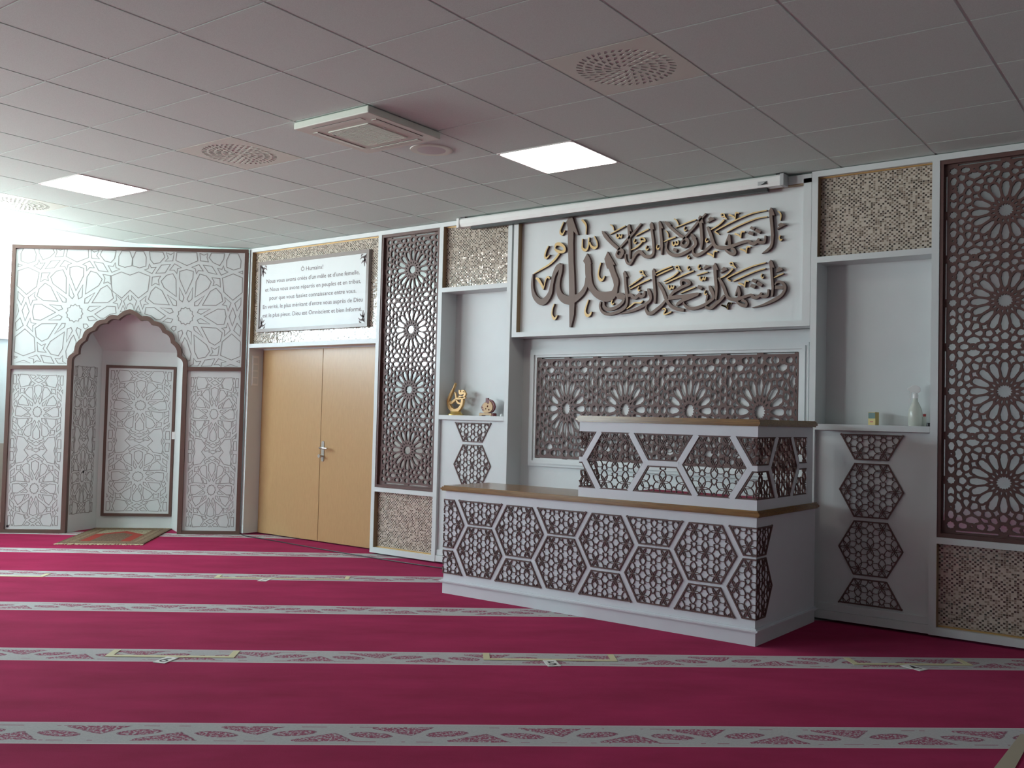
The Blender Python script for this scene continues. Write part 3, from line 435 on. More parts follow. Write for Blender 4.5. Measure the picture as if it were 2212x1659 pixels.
# ================================================================== THE SETTING
ZC = 3.045
GA = math.radians(0.9293)                        # the ceiling grid is turned a little against the panelled wall
GO = Vector((0.063, -3.914))
def G(a, b):
    x, y = a * 0.6, b * 0.6
    return (GO.x + x * math.cos(GA) - y * math.sin(GA), GO.y + x * math.sin(GA) + y * math.cos(GA))

struct(MB().box(-6.1, 7.1, -10.1, 0.9, -0.12, 0.0).build('floor', M['carpet']), 'crimson carpet with pale scroll stripes')
FIX = {(3, 2), (-2, 2), (-7, 2), (-5, 2), (1, 4)}              # cells taken by vents and lights
mb = MB(); CP = rect_planes(-4.72, 7.0, -10.0, 0.42)
for a in range(-9, 13):
    for b in range(-11, 8):
        if (a, b) in FIX: continue
        q = [G(a + .012, b + .008), G(a + .988, b + .008), G(a + .988, b + .992), G(a + .012, b + .992)]
        q = clip_poly(q, CP)
        if len(q) >= 3 and abs(area(q)) > 1e-4: mb.plate([q], lambda x, y, d: (x, y, d), ZC, ZC + .02)
mb.cur = 1
mb.box(-4.72, 7.0, -10.0, 0.42, ZC + .004, ZC + .05)
mb.cur = 0
mb.box(-6.0, -4.72, -10.0, 0.9, 3.72, 3.80)                     # raised ceiling along the window
struct(mb.build('ceiling', [M['tile'], M['tbar']]), 'white mineral fibre tiles in a metal grid')
struct(box('trim_1', M['paint'], None, -4.76, -4.72, -10.0, 0.9, ZC - .001, 3.72), 'white fascia at the ceiling edge')
struct(box('wall_back', M['paint'], None, -6.1, 7.1, 0.42, 0.52, 0, 3.8))
struct(box('wall_right', M['roomwall'], None, 7.0, 7.1, -10.1, 0.9, 0, 3.8))
mb = MB()
mb.box(-6.1, FX0, -10.12, -10.0, 0, 3.8); mb.box(FX1, 7.1, -10.12, -10.0, 0, 3.8); mb.box(FX0, FX1, -10.12, -10.0, 0, FZ0); mb.box(FX0, FX1, -10.12, -10.0, FZ1, 3.8)
struct(mb.build('wall_front', M['roomwall']))
w = struct(bpy.data.objects.new('fill_window', None)); COL.objects.link(w); WM[w.name] = Matrix.Identity(4)  # window added out of view as a source of fill light
mb = MB()
for z in (FZ0, FZ1 - .06): mb.box(FX0, FX1, -10.09, -10.03, z, z + .06)
for i in range(3):
    x = FX0 + (FX1 - FX0 - .06) * i / 2; mb.box(x, x + .06, -10.09, -10.03, FZ0, FZ1)
mb.build('window_frame', M['plastic'], w)
box('glass_pane', M['glass'], w, FX0 + .05, FX1 - .05, -10.065, -10.055, FZ0 + .05, FZ1 - .05)
mb = MB()
mb.box(WX - .12, WX, -10.0, 0.42, 0, WZ0); mb.box(WX - .12, WX, -10.0, 0.42, WZ1, 3.8)
mb.box(WX - .12, WX, -10.0, WY0, WZ0, WZ1); mb.box(WX - .12, WX, WY1, 0.42, WZ0, WZ1)
struct(mb.build('wall_left', M['paint']))
struct(box('trim_2', M['beige'], None, WX, WX + .02, -10.0, 0.42, 0.06, 0.90), 'beige lower wall boarding')
struct(box('baseboard_left', M['trim'], None, WX, WX + .03, -10.0, 0.42, 0.0, 0.06))
w = struct(bpy.data.objects.new('window_1', None)); COL.objects.link(w); WM[w.name] = Matrix.Identity(4)
mb = MB()
for z in (WZ0, WZ1 - .06): mb.box(WX - .09, WX - .03, WY0, WY1, z, z + .06)
nm = 6
for i in range(nm + 1):
    y = WY0 + (WY1 - WY0 - .06) * i / nm
    mb.box(WX - .09, WX - .03, y, y + .06, WZ0, WZ1)
mb.build('window_frame', M['plastic'], w)
MB().box(WX - .065, WX - .055, WY0 + .05, WY1 - .05, WZ0 + .05, WZ1 - .05).build('glass_pane', M['glass'], w)
box('window_sill', M['plastic'], w, WX - .02, WX + .06, WY0 - .05, WY1 + .05, WZ0 - .03, WZ0)

# ================================================================== PANELLED WALL
def hex_poly(cx, cz, hw, tw, ap): return [(cx - hw, cz), (cx - tw, cz + ap), (cx + tw, cz + ap), (cx + hw, cz), (cx + tw, cz - ap), (cx - tw, cz - ap)]
def planes_of(poly):
    s = 1 if area(poly) > 0 else -1; out = []
    for i in range(len(poly)):
        p, q = poly[i - 1], poly[i]
        a, b = s * (q[1] - p[1]), -s * (q[0] - p[0]); out.append((a, b, a * p[0] + b * p[1]))
    return out
def flower_net(cx, cz, d):
    """polylines of the six-petal flower net around (cx, cz): flowers on a triangular grid of pitch d"""
    out = []; L = .477 * d; al = math.radians(62.3)
    rho = .199 * d; cc = .0986 * d
    cen = [(i + .5 * j, j * .8660254) for j in range(-2, 3) for i in range(-3, 4)]
    for fx, fz in cen:
        if fx * fx + fz * fz > 4.4: continue
        X, Z = cx + fx * d, cz + fz * d
        for k in range(6):
            an = PI / 6 + k * PI / 3; ux, uz = math.cos(an), math.sin(an)
            R = L / 2 / math.sin(al); h = R * math.cos(al)
            for sg in (1, -1):
                pl_ = []
                for i in range(7):
                    ph = -al + 2 * al * i / 6
                    t, n = L / 2 + R * math.sin(ph), sg * (R * math.cos(ph) - h)
                    pl_.append((X + ux * t - uz * n, Z + uz * t + ux * n))
                out.append(pl_)
        for sgn in (1, -1):                                         # knots between three flowers
            kx, kz = X, Z + sgn * d * .57735
            for k in range(3):
                an = -sgn * PI / 2 + k * 2 * PI / 3                  # towards a flower
                ox, oz = kx - cc * math.cos(an), kz - cc * math.sin(an)
                out.append([(ox + rho * math.cos(an + q), oz + rho * math.sin(an + q)) for q in (-.78, -.4, 0, .4, .78)])
    return out
def flower_lattice(poly, cx, cz, d, fn, a, b, extra=None, bw=.0038, fw=.0085):
    """the lattice of one cell: net clipped to poly (and extra planes) plus a border"""
    mb = MB(); pc = planes_of(poly); ex = extra or []
    a0 = a; st = .00012 if b > a else -.00012
    for il, line in enumerate(flower_net(cx, cz, d)):
        run = []; a = a0 + (il % 11) * st
        for i in range(len(line) - 1):
            c = seg_clip(line[i], line[i + 1], pc + ex)
            if c is None:
                if len(run) > 1: mb.ribbon(run, fn, a, b, bw)
                run = []; continue
            if run and (abs(run[-1][0] - c[0][0]) + abs(run[-1][1] - c[0][1])) < 1e-7: run.append(c[1])
            else:
                if len(run) > 1: mb.ribbon(run, fn, a, b, bw)
                run = [c[0], c[1]]
        if len(run) > 1: mb.ribbon(run, fn, a, b, bw)
    gx = sum(p[0] for p in poly) / len(poly); gz = sum(p[1] for p in poly) / len(poly)
    a = a0
    for i in range(len(poly)):
        c = seg_clip(poly[i - 1], poly[i], ex)
        if c is None: continue
        p, q = Vector(c[0]), Vector(c[1]); t = (q - p).normalized(); n = Vector((-t.y, t.x))
        if n.dot(Vector((gx, gz)) - p) < 0: n = -n
        p = p + n * fw / 2; q = q + n * fw / 2
        mb.ribbon([tuple(p), tuple(q)], fn, a - .0004 - .0002 * (i % 2) if a < b else a + .0004, b, fw)
    return mb

# ---- the sixteen-point rosette lattice, one square cell, cut-outs as polygons
def rosette_holes():
    """the cut-outs of one cell: one eighth of it is traced (ROSE_OCTANT, 1/10000 of the cell), the rest follows by symmetry"""
    H, seen = [], set()
    for p in ROSE_OCTANT:
        for sw in (0, 1):
            for sx in (1, -1):
                for sy in (1, -1):
                    q = [((y if sw else x) * sx / 10000, (x if sw else y) * sy / 10000) for x, y in p]
                    c = (round(sum(a for a, _ in q) / len(q) / .004), round(sum(b for _, b in q) / len(q) / .004))
                    if any((c[0] + i, c[1] + k) in seen for i in (-1, 0, 1) for k in (-1, 0, 1)): continue
                    seen.add(c); H.append(q)
    return H
ROSE = rosette_holes()
def rosette_lattice(centres, px, pz, rect, frame, fn, a, b, slit=True, slit_x=True):
    """board over rect = (x0, x1, z0, z1) cut with rosette cells; a plain frame of given widths (fx, fz) stays uncut"""
    x0, x1, z0, z1 = rect; seen = set(); holes = []
    lim = rect_planes(x0 + frame[0], x1 - frame[0], z0 + frame[1], z1 - frame[1])
    for cx, cz in centres:
        for h in ROSE:
            q = [(cx + x * px, cz + z * pz) for x, z in h]
            c = (round(sum(p[0] for p in q) / len(q) / .003), round(sum(p[1] for p in q) / len(q) / .003))
            if any((c[0] + i, c[1] + j) in seen for i in (-1, 0, 1) for j in (-1, 0, 1)): continue
            seen.add(c); q = clip_poly(q, lim)
            if len(q) >= 3 and abs(area(q)) > 2e-5: holes.append(q)
    xs = sorted({round(c[0], 4) for c in centres}); zs = sorted({round(c[1], 4) for c in centres})
    t = .010
    if slit:
        for x in xs:
            for sz, zz in ((1, zs[-1] + .566 * pz), (-1, zs[0] - .566 * pz)):
                for sx in (-1, 1):
                    q = [(x + sx * .045 * px, zz - t / 2), (x + sx * .455 * px, zz - t / 2), (x + sx * .455 * px, zz + t / 2), (x + sx * .045 * px, zz + t / 2)]
                    holes.append(clip_poly(q, rect_planes(x0 + .006, x1 - .006, z0, z1)))
    if slit_x:
        for z in zs:
            for xx in (xs[0] - .566 * px, xs[-1] + .566 * px):
                for s_ in (-1, 1):
                    for lo, hi in ((.045, .455),):
                        holes.append([(xx - t / 2, z + s_ * lo * pz), (xx + t / 2, z + s_ * lo * pz), (xx + t / 2, z + s_ * hi * pz), (xx - t / 2, z + s_ * hi * pz)])
    return MB().plate([[(x0, z0), (x1, z0), (x1, z1), (x0, z1)]] + holes, fn, a, b)

D_ = .20                                            # depth of the joinery boards
LAC = M['lacquer']
def post(parent, x0, x1, z0=.015, z1=3.0, name='post'): return box(name, LAC, parent, x0, x1, 0, D_, z0, z1)
def rail(parent, x0, x1, z0, z1, y1=D_, name='rail', y0=0.0): return box(name, LAC, parent, x0, x1, y0, y1, z0, z1)
def mosaic(parent, x0, x1, z0, z1, trim=None):
    o = box('mosaic_panel', M['mosaic'], parent, x0, x1, .05, .07, z0, z1)
    if trim == 'top': box('gold_trim', M['goldtrim'], parent, x0, x1, .035, .05, z1 - .007, z1)
    if trim == 'bottom': box('gold_trim', M['goldtrim'], parent, x0, x1, .035, .05, z0, z0 + .009)
    box('reveal_strip', M['lining'], parent, x0, x0 + .003, .004, .05, z0, z1)
    return o

# ---- door bay
t = thing('door_surround', 'white door surround with mosaic band above the wooden double doors', 'door frame', (-2.93, 0, 0))
box('side_board', LAC, t, -3.92, -3.876, 0, .40, .015, 3.0)
rail(t, -3.92, -1.98, 3.0, 3.04); rail(t, -3.876, -1.98, 1.978, 2.02)
mosaic(t, -3.876, -1.98, 2.02, 3.0, 'top')
o = box('door_header', LAC, t, -3.876, -1.98, .185, .24, 1.965, 1.978)
sw = box('switch_plate', M['plastic'], t, -3.876, -3.868, .045, .125, 1.58, 1.90, .002)
for i in range(4): box('switch_rocker', M['lacquer'], sw, -3.868, -3.866, .055, .115, 1.60 + i * .072, 1.66 + i * .072)
d = struct(bpy.data.objects.new('door_1', None)); COL.objects.link(d); WM[d.name] = Matrix.Identity(4); d['label'] = 'beech veneer double door'
box('door_leaf', M['door'], d, -3.874, -2.920, .185, .225, .012, 1.965, .002)
lf = box('door_leaf', M['door'], d, -2.914, -1.98, .185, .225, .012, 1.965, .002)
mb = MB()
mb.plate([[(-2.873 + .019 * math.cos(a), 1.005 + .019 * math.sin(a)) for a in [PI * i / 8 for i in range(9)]] + [(-2.873 + .019 * math.cos(a), .835 + .019 * math.sin(a)) for a in [PI + PI * i / 8 for i in range(9)]]], XZ, .185, .178)
h = mb.build('door_plate', M['steel'], lf, smooth=False)
MB().tube([(-2.873, .178, .955), (-2.873, .135, .955), (-2.86, .128, .955), (-2.80, .126, .953), (-2.755, .128, .950)], [.009, .009, .010, .011, .009], 10).build('door_handle', M['steel'], lf, smooth=True)
MB().tube([(-2.873, .178, .872), (-2.873, .150, .872), (-2.873, .149, .872), (-2.873, .128, .872)], [.011, .011, .019, .018], 14).build('thumb_turn', M['steel'], lf, smooth=True)

# ---- lattice bays
def lattice_bay(x0, x1, xp, cx, label, last=False):
    t = thing('lattice_screen_bay', label, 'wall unit', ((x0 + x1) / 2, 0, 0))
    post(t, xp, x0)
    if last: post(t, x1, x1 + .045)
    rail(t, xp, x1 + (.045 if last else 0), 3.0, 3.04); rail(t, x0, x1, .585, .625); rail(t, x0, x1, .015, .065)
    mosaic(t, x0, x1, .065, .585, 'bottom')
    box('mirror_backing', M['mirror'], t, x0, x1, .0405, .05, .625, 3.0)
    zs = [.983 + .5555 * k for k in range(4)]
    hw = (x1 - x0) / 2
    rosette_lattice([(cx, z) for z in zs], .598, .5555, (x0 + .001, x1 - .001, .626, 2.999), (.022, .022), XZ, .030, .038).build('rosette_lattice', M['brown'], t)
    mb = MB()
    mb.box(x0 + .001, x0 + .022, .004, .03, .626, 2.999); mb.box(x1 - .022, x1 - .001, .004, .03, .626, 2.999)
    mb.box(x0 + .022, x1 - .022, .004, .03, .626, .652); mb.box(x0 + .022, x1 - .022, .004, .03, 2.973, 2.999)
    mb.build('lattice_frame', M['brown'], t)
    return t
lattice_bay(-1.937, -1.205, -1.98, -1.563, 'brown rosette lattice bay between the double doors and the ornament niche')
lattice_bay(3.025, 3.765, 2.98, 3.397, 'brown rosette lattice bay at the right edge, beside the spray bottle niche', True)

# ---- niche units
HEXD = .1525
def niche(xp, x0, x1, xq, hx, label, both):
    t = thing('niche_unit', label, 'wall unit', ((x0 + x1) / 2, 0, 0))
    post(t, xp, x0)
    if both: post(t, x1, xq)
    rail(t, xp, xq if both else x1, 3.0, 3.04); rail(t, x0, x1, 2.41, 2.45)
    mosaic(t, x0, x1, 2.45, 3.0, 'top')
    box('niche_back', LAC, t, x0, x1, D_, D_ + .02, 1.275, 2.45)
    box('shelf', LAC, t, x0, x1, 0, D_, 1.275, 1.315, .002)
    box('lower_panel', LAC, t, x0, x1, .030, .05, .112, 1.275)
    box('plinth', LAC, t, x0, x1, .004, .05, .018, .072); box('plinth_moulding', LAC, t, x0, x1, .014, .05, .072, .122, .004)
    fn = XZ; a, b = .0225, .0297
    cells = [(hex_poly(hx, .885, .209, .1085, .178), .885, 'hexagon_lattice'), (hex_poly(hx, .507, .209, .1085, .178), .507, 'hexagon_lattice'),
             ([(hx - .204, 1.253), (hx + .204, 1.253), (hx + .108, 1.085), (hx - .108, 1.085)], 1.263, 'half_hexagon_lattice'),
             ([(hx - .108, .307), (hx + .108, .307), (hx + .206, .136), (hx - .206, .136)], .129, 'half_hexagon_lattice')]
    for poly, cz, nm in cells: flower_lattice(poly, hx, cz, HEXD, fn, a, b).build(nm, M['brown'], t)
    return t
niche(-1.205, -1.160, -.425, -.383, -.783, 'white niche unit holding the gold ornament, left of the gilded script board', True)
niche(2.2, 2.243, 2.98, 2.98, 2.612, 'white niche unit holding the spray bottle, right of the white pulpit', False)

# ---- centre alcove with its lattice
t = thing('alcove_unit', 'white wall alcove behind the pulpit with a framed horizontal lattice', 'wall unit', (.9, .2, 0))
box('alcove_back', LAC, t, -.383, 2.2, D_, D_ + .02, 0.0, 1.98)
mb = MB(); o0 = (-.292, 2.128, .905, 1.887); wd_ = .062
for k, (dw, y) in enumerate(((0, .176), (.022, .166), (.046, .178))):
    a_ = (o0[0] + dw, o0[1] - dw, o0[2] + dw, o0[3] - dw); w2 = .024
    mb.box(a_[0], a_[1], y, .2, a_[3] - w2, a_[3]); mb.box(a_[0], a_[1], y, .2, a_[2], a_[2] + w2)
    mb.box(a_[0], a_[0] + w2, y, .2, a_[2] + w2, a_[3] - w2); mb.box(a_[1] - w2, a_[1], y, .2, a_[2] + w2, a_[3] - w2)
mb.build('picture_moulding', LAC, t)
cs = [(.085 + .562 * k, 1.392) for k in range(4)]
rosette_lattice(cs, .562, .742, (-.218, 2.054, .972, 1.820), (.009, .014), XZ, .178, .186, True, False).build('rosette_lattice', M['brown'], t)

# ---- the script board above the alcove
t = thing('calligraphy_board', 'large white framed board with brown and gold Arabic lettering', 'wall sign', (.92, 0, 1.983))
box('board', M['signboard'], t, -.363, 2.2, .05, .20, 1.983, 3.03)
mb = MB(); X0, X1, Z0, Z1 = -.363, 2.198, 1.983, 3.0
mb.box(X0, X1, 0, .05, Z0, Z0 + .040); mb.box(X0, X0 + .047, 0, .05, Z0 + .040, Z1); mb.box(X1 - .056, X1, 0, .05, Z0 + .040, Z1); mb.box(X0, X1, 0, .05, Z1 - .03, 3.03)
mb.build('board_frame', LAC, t)
mb = MB(); mb.box(X0 + .047, X0 + .050, .003, .05, Z0 + .04, 2.97); mb.box(X0 + .05, X1 - .056, .003, .05, 2.964, 2.97)
mb.build('frame_lining', M['lining'], t)
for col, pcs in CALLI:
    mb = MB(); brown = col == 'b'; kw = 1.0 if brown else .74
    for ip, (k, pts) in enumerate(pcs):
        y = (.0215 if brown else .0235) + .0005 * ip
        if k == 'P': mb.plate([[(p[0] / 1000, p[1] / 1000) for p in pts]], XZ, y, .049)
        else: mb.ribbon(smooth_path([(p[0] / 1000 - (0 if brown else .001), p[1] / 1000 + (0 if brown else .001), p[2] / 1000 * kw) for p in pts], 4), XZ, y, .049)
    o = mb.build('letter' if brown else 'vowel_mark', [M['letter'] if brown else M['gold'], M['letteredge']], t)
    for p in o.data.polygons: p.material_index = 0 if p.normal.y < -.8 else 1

# ---- projection screen case under the ceiling
t = thing('projection_screen_case', 'long white roll-up screen case fixed under the ceiling above the lettered board', 'projection screen', (.55, -.05, 2.955))
mb = MB()
prof = [(-.004, 3.032), (-.075, 3.032), (-.084, 3.020), (-.084, 2.985), (-.074, 2.958), (-.004, 2.958)]
mb.plate([prof], lambda y, z, d: (d, y, z), -.905, 2.005); mb.build('case', M['plastic'], t)
for x in (-.935, 2.005): box('end_cap', M['grey'] if x > 0 else M['plastic'], t, x, x + .03, -.090, -.003, 2.952, 3.036, .004)
box('screen_bar', M['black'], t, -.80, 1.90, -.055, -.012, 2.934, 2.958)
for x in (-.90, 1.97): box('ceiling_bracket', M['black'], t, x, x + .05, -.075, -.02, 3.032, 3.045)
mb = MB().plate([[(1.845, 2.972), (1.915, 2.972), (1.915, 2.998), (1.845, 2.998)]], XZ, -.0845, -.0855); lg = mb.build('maker_plate', M['grey'], t)
MB().plate([[(1.862, 2.974), (1.912, 2.974), (1.912, 2.996), (1.895, 2.990), (1.882, 2.980)]], XZ, -.0856, -.0862).build('maker_mark', M['black'], lg)

# ---- the French text panel
t = thing('text_panel', 'white text panel in a grey-brown frame above the double doors', 'wall sign', (-2.951, .03, 2.15))
box('board', M['signboard'], t, -3.752, -2.150, .026, .05, 2.176, 2.852)
mb = MB(); X0, X1, Z0, Z1 = -3.786, -2.116, 2.142, 2.886
mb.box(X0, X1, .012, .05, Z0, 2.176); mb.box(X0, X1, .012, .05, 2.852, Z1); mb.box(X0, -3.752, .012, .05, 2.176, 2.852); mb.box(-2.150, X1, .012, .05, 2.176, 2.852)
mb.build('panel_frame', M['signframe'], t)
def text_mesh(name, s, mat, parent, width, height, place):
    cu = bpy.data.curves.new(name, 'FONT'); cu.body = s; cu.size = 1.0; cu.resolution_u = 3; cu.offset = .004
    ob = bpy.data.objects.new(name, cu); COL.objects.link(ob)
    me = bpy.data.meshes.new_from_object(ob.evaluated_get(bpy.context.evaluated_depsgraph_get()))
    bpy.data.objects.remove(ob); bpy.data.curves.remove(cu)
    xs = [v.co.x for v in me.vertices]; w0, w1 = min(xs), max(xs)
    kx = width / (w1 - w0); inv = WM[parent.name].inverted()
    for v in me.vertices: v.co = inv @ Vector(place((v.co.x - (w0 + w1) / 2) * kx, v.co.y * height))
    me.materials.clear(); me.materials.append(mat); me.name = name
    o = bpy.data.objects.new(name, me); COL.objects.link(o); o.parent = parent; WM[o.name] = WM[parent.name]
    return o
LINES = [('Ô Humains!', .335, 2.748, -2.945), ("Nous vous avons créés d'un mâle et d'une femelle,", 1.405, 2.656, -2.955), ('et Nous vous avons répartis en peuples et en tribus,', 1.445, 2.568, -2.951),
         ('pour que vous fassiez connaissance entre vous.', 1.31, 2.478, -2.945), ("En verité, le plus méritant d'entre vous auprès de Dieu", 1.505, 2.388, -2.951), ('est le plus pieux. Dieu est Omniscient et bien Informé.', 1.50, 2.298, -2.953)]
for s, w_, z, x in LINES:
    text_mesh('text_line', s, M['ink'], t, w_, .060, lambda a, b, x=x, z=z: (x + a, .0252, z + b))
for sx, sz in ((1, 1), (-1, 1), (1, -1), (-1, -1)):
    cx, cz = (-3.752 if sx > 0 else -2.150), (2.176 if sz > 0 else 2.852)
    mb = MB()
    for stx in ([(.01, .01, .012), (.035, .045, .02), (.05, .085, .016), (.045, .125, .003)], [(.01, .01, .012), (.05, .035, .018), (.09, .035, .014), (.125, .055, .003)],
                [(.02, .06, .004), (.045, .07, .014), (.075, .075, .016), (.10, .095, .003)], [(.06, .02, .004), (.05, .05, .014), (.03, .075, .012), (.015, .11, .003)], [(.075, .01, .010), (.10, .012, .012), (.11, .03, .004)]):
        mb.ribbon(smooth_path([(cx + sx * p[0] * .8, cz + sz * p[1], p[2]) for p in stx], 4), XZ, .0235, .026)
    mb.build('corner_flourish', M['ink'], t)

# ================================================================== PULPIT
t = thing('pulpit', 'white pulpit with brown hexagon lattices and varnished wood tops, in front of the wall alcove', 'pulpit', (1.06, -.52, 0))
PW = M['pulpit']; PX0, PX1, PY0, PY1 = -.16, 2.275, -1.02, -.06; UX = 1.015
mb = MB(); mb.box(PX0, PX1, PY0, -.52, .079, .755); mb.box(UX, PX1, -.52, PY1, .079, .755); mb.build('lower_body', PW, t)
mb = MB(); mb.box(PX0 - .004, PX1 + .004, PY0 - .004, PY1, 0, .079); mb.build('plinth', PW, t)
mb = MB()
for e, z0, z1 in ((.016, .079, .087), (.026, .087, .095), (.010, .095, .103)):
    mb.box(PX0 - e, PX1 + e, PY0 - e, PY1, z0, z1)
mb.build('plinth_moulding', PW, t)
def top_boards(name, x0, x1, y0, y1, z, inner=None, back=0.0):
    mb = MB()
    for e, a, b in ((.020, 0, .008), (.028, .008, .022), (.020, .022, .030), (.010, .030, .038)):
        xa, xb, ya = x0 - e, x1 + e, y0 - e
        if inner:
            mb.box(xa, xb, ya, inner[1], z + a, z + b); mb.box(inner[0], xb, inner[1], y1, z + a, z + b); mb.box(xa, x0 + .06, inner[1], inner[2], z + a, z + b)
        else: mb.box(xa, xb, ya, y1 + back, z + a, z + b)
    return mb.build(name, M['wood'], t)
top_boards('counter_top', PX0, PX1, PY0, -.50, .754)
mb = MB()
for e, a, b in ((.020, 0, .008), (.028, .008, .022), (.020, .022, .030), (.010, .030, .038)): mb.box(UX, PX1 + e, -.50, PY1, .754 + a, .754 + b)
mb.build('counter_edge', M['wood'], t)
box('platform_carpet', M['redcarpet'], t, UX + .03, PX1 - .03, -.985, PY1, .792, .800)
FR = lambda x, z, d: (x, PY0 + d, z)                                # front face
SD = lambda x, z, d: (PX1 - d, PY0 + (x - PX1), z)                  # right face, unrolled past the corner
LS = lambda x, z, d: (UX + d, PY0 + (UX - x), z)                    # left return, unrolled the other way
# lower lattices stand proud of the body
odd = [.175 + .709 * k for k in range(4)]; even = [-.18 + .709 * k for k in range(4)]
def lower_cells():
    for c in odd:
        yield c, .330, hex_poly(c, .330, .209, .1085, .178), 'hexagon_lattice'
        yield c, .708, [(c - .202, .693), (c + .202, .693), (c + .106, .522), (c - .106, .522)], 'half_hexagon_lattice'
    for c in even:
        yield c, .514, hex_poly(c, .514, .209, .1085, .178), 'hexagon_lattice'
        yield c, .136, [(c - .106, .318), (c + .106, .318), (c + .202, .147), (c - .202, .147)], 'half_hexagon_lattice'
for c, cz, poly, nm in lower_cells():
    mb = flower_lattice(poly, c, cz, HEXD, FR, -.0075, -.0003, rect_planes(PX0 - .007, PX1 + .007, 0, 2))
    if c > 2.0: 
        m2 = flower_lattice(poly, c, cz, HEXD, SD, -.0075, -.0003, rect_planes(PX1 - .007, 9, 0, 2)); mb.add(m2.v, m2.f)
    if c < 0:
        m2 = flower_lattice(poly, c, cz, HEXD, lambda x, z, d: (PX0 + d, PY0 + (PX0 - x), z), -.0075, -.0003, rect_planes(-9, PX0 + .007, 0, 2)); mb.add(m2.v, m2.f)
    mb.build(nm, M['brown'], t)
# upper box: white bands with open lattices between
UH = dict(hw=.2185, tw=.104, ap=.187); UZ = 1.040
ucen = [UX + .275 - .3515 + .3515 * k for k in range(8)]            # alternate split / full columns
ucen = [.9385 + .3515 * k for k in range(7)]                        # .94 split, 1.29 full, 1.64 split, 1.99 full, 2.34 split, 2.70 full, 3.05 split
TH0, TH1 = .0, .022
def upper_face(fn, lo, hi, nm_panel):
    """white bands of one face between unrolled positions lo..hi, and its lattices"""
    ex = rect_planes(lo, hi, .79, 1.30)
    mb = MB()
    mb.plate([[(lo, .79), (hi, .79), (hi, .853), (lo, .853)]], fn, TH0, TH1); mb.plate([[(lo, 1.227), (hi, 1.227), (hi, 1.292), (lo, 1.292)]], fn, TH0, TH1)
    for k, c in enumerate(ucen):
        if k % 2 == 0:
            s = seg_clip((c - .117, UZ), (c + .117, UZ), ex)
            if s: mb.ribbon(list(s), fn, TH0 + .0002, TH1, .032)
        else:
            for sx in (-1, 1):
                for sz in (-1, 1):
                    s = seg_clip((c + sx * .116, UZ + sz * .19), (c + sx * .236, UZ), ex)
                    if s: mb.ribbon(list(s), fn, TH0 + .0004 * (1 + (sx > 0) + 2 * (sz > 0)) + .0001 * k, TH1, .038)
    return mb
mb = upper_face(FR, UX, PX1, 0); mb.build('front_bands', PW, t)
mb = upper_face(SD, PX1 + .0225, PX1 + .80, 0); mb.plate([[(PX1 + .80, .79), (PX1 + .90, .79), (PX1 + .90, 1.292), (PX1 + .80, 1.292)]], SD, TH0, TH1); mb.build('side_bands', PW, t)
mb = upper_face(LS, UX - .24, UX - .0225, 0); mb.build('return_bands', PW, t)
for k, c in enumerate(ucen):
    cells = [(hex_poly(c, UZ, **UH), UZ, 'hexagon_lattice')] if k % 2 else [([(c - .204, UZ + .187), (c + .204, UZ + .187), (c + .102, UZ + .017), (c - .102, UZ + .017)], UZ + .394, 'half_hexagon_lattice'),
             ([(c - .102, UZ - .017), (c + .102, UZ - .017), (c + .204, UZ - .187), (c - .204, UZ - .187)], UZ - .394, 'half_hexagon_lattice')]
    for poly, cz, nm in cells:
        mb = MB()
        for fn, lo, hi in ((FR, UX, PX1), (SD, PX1, PX1 + .80), (LS, UX - .24, UX)):
            if max(p[0] for p in poly) < lo + .01 or min(p[0] for p in poly) > hi - .01: continue
            m2 = flower_lattice(poly, c, cz, .160, fn, .004, .016, rect_planes(lo, hi, 0, 2)); mb.add(m2.v, m2.f)
        if mb.v: mb.build(nm, M['brown'], t)
mb = MB()
for e, a, b in ((.010, 0, .010), (.020, .010, .026), (.012, .026, .036), (.004, .036, .040)):
    z = 1.291
    mb.box(UX - e, PX1 + e, PY0 - e, PY0 + .06, z + a, z + b); mb.box(PX1 - .06, PX1 + e, PY0 + .06, PY1 - .03, z + a, z + b); mb.box(UX - e, UX + .06, PY0 + .06, PY0 + .25, z + a, z + b)
mb.build('hand_rail', M['wood'], t)

# ================================================================== PRAYER NICHE across the corner (built in its own axes: s along, t inward)
t = thing('prayer_niche', 'white corner prayer niche with scalloped brown arch and engraved star panels', 'prayer niche', (-3.92, -.01, 0), PI / 4)
SZ = lambda s, z, d: (s, d, z)
AX = ARCH_AXIS
def arch_curve(off):
    """scalloped outline (s, z) from right springing over the apex to the left springing; off > 0 goes inwards"""
    half = []
    for i in range(len(CUSPS) - 1):
        p, q = Vector(CUSPS[i]), Vector(CUSPS[i + 1]); ch = q - p; n = Vector((-ch.y, ch.x)).normalized()
        if n.dot(Vector((0, 1.75)) - (p + q) / 2) > 0: n = -n
        bul = .026 if i else .010
        for k in range(6):
            u = k / 6; half.append(p + ch * u + n * bul * math.sin(PI * u))
    half.append(Vector(CUSPS[-1]))
    half = [Vector((max(p.x + .0141, 0), p.y)) for p in half]
    out = []
    for p in half:
        v = Vector((p.x, p.y - 1.72)); l = v.length
        q = v * ((l - off) / l); out.append((q.x, q.y + 1.72))
    return out
HW = .6027; SPR = 1.745
outer_r = arch_curve(0.0); inner_r = arch_curve(.046)
def full_arch(h, w, z0):
    r = [(AX + p[0], p[1]) for p in h]; l = [(AX - p[0], p[1]) for p in h][1:]
    return list(reversed(r)) + l                                   # right springing -> apex -> left springing
arch_o = full_arch(outer_r, HW, 0); arch_i = full_arch(inner_r, HW - .046, 0)
RO, LO = AX + HW, AX - HW
TL, TR = (-2.384, 2.970), (-.004, 3.030)
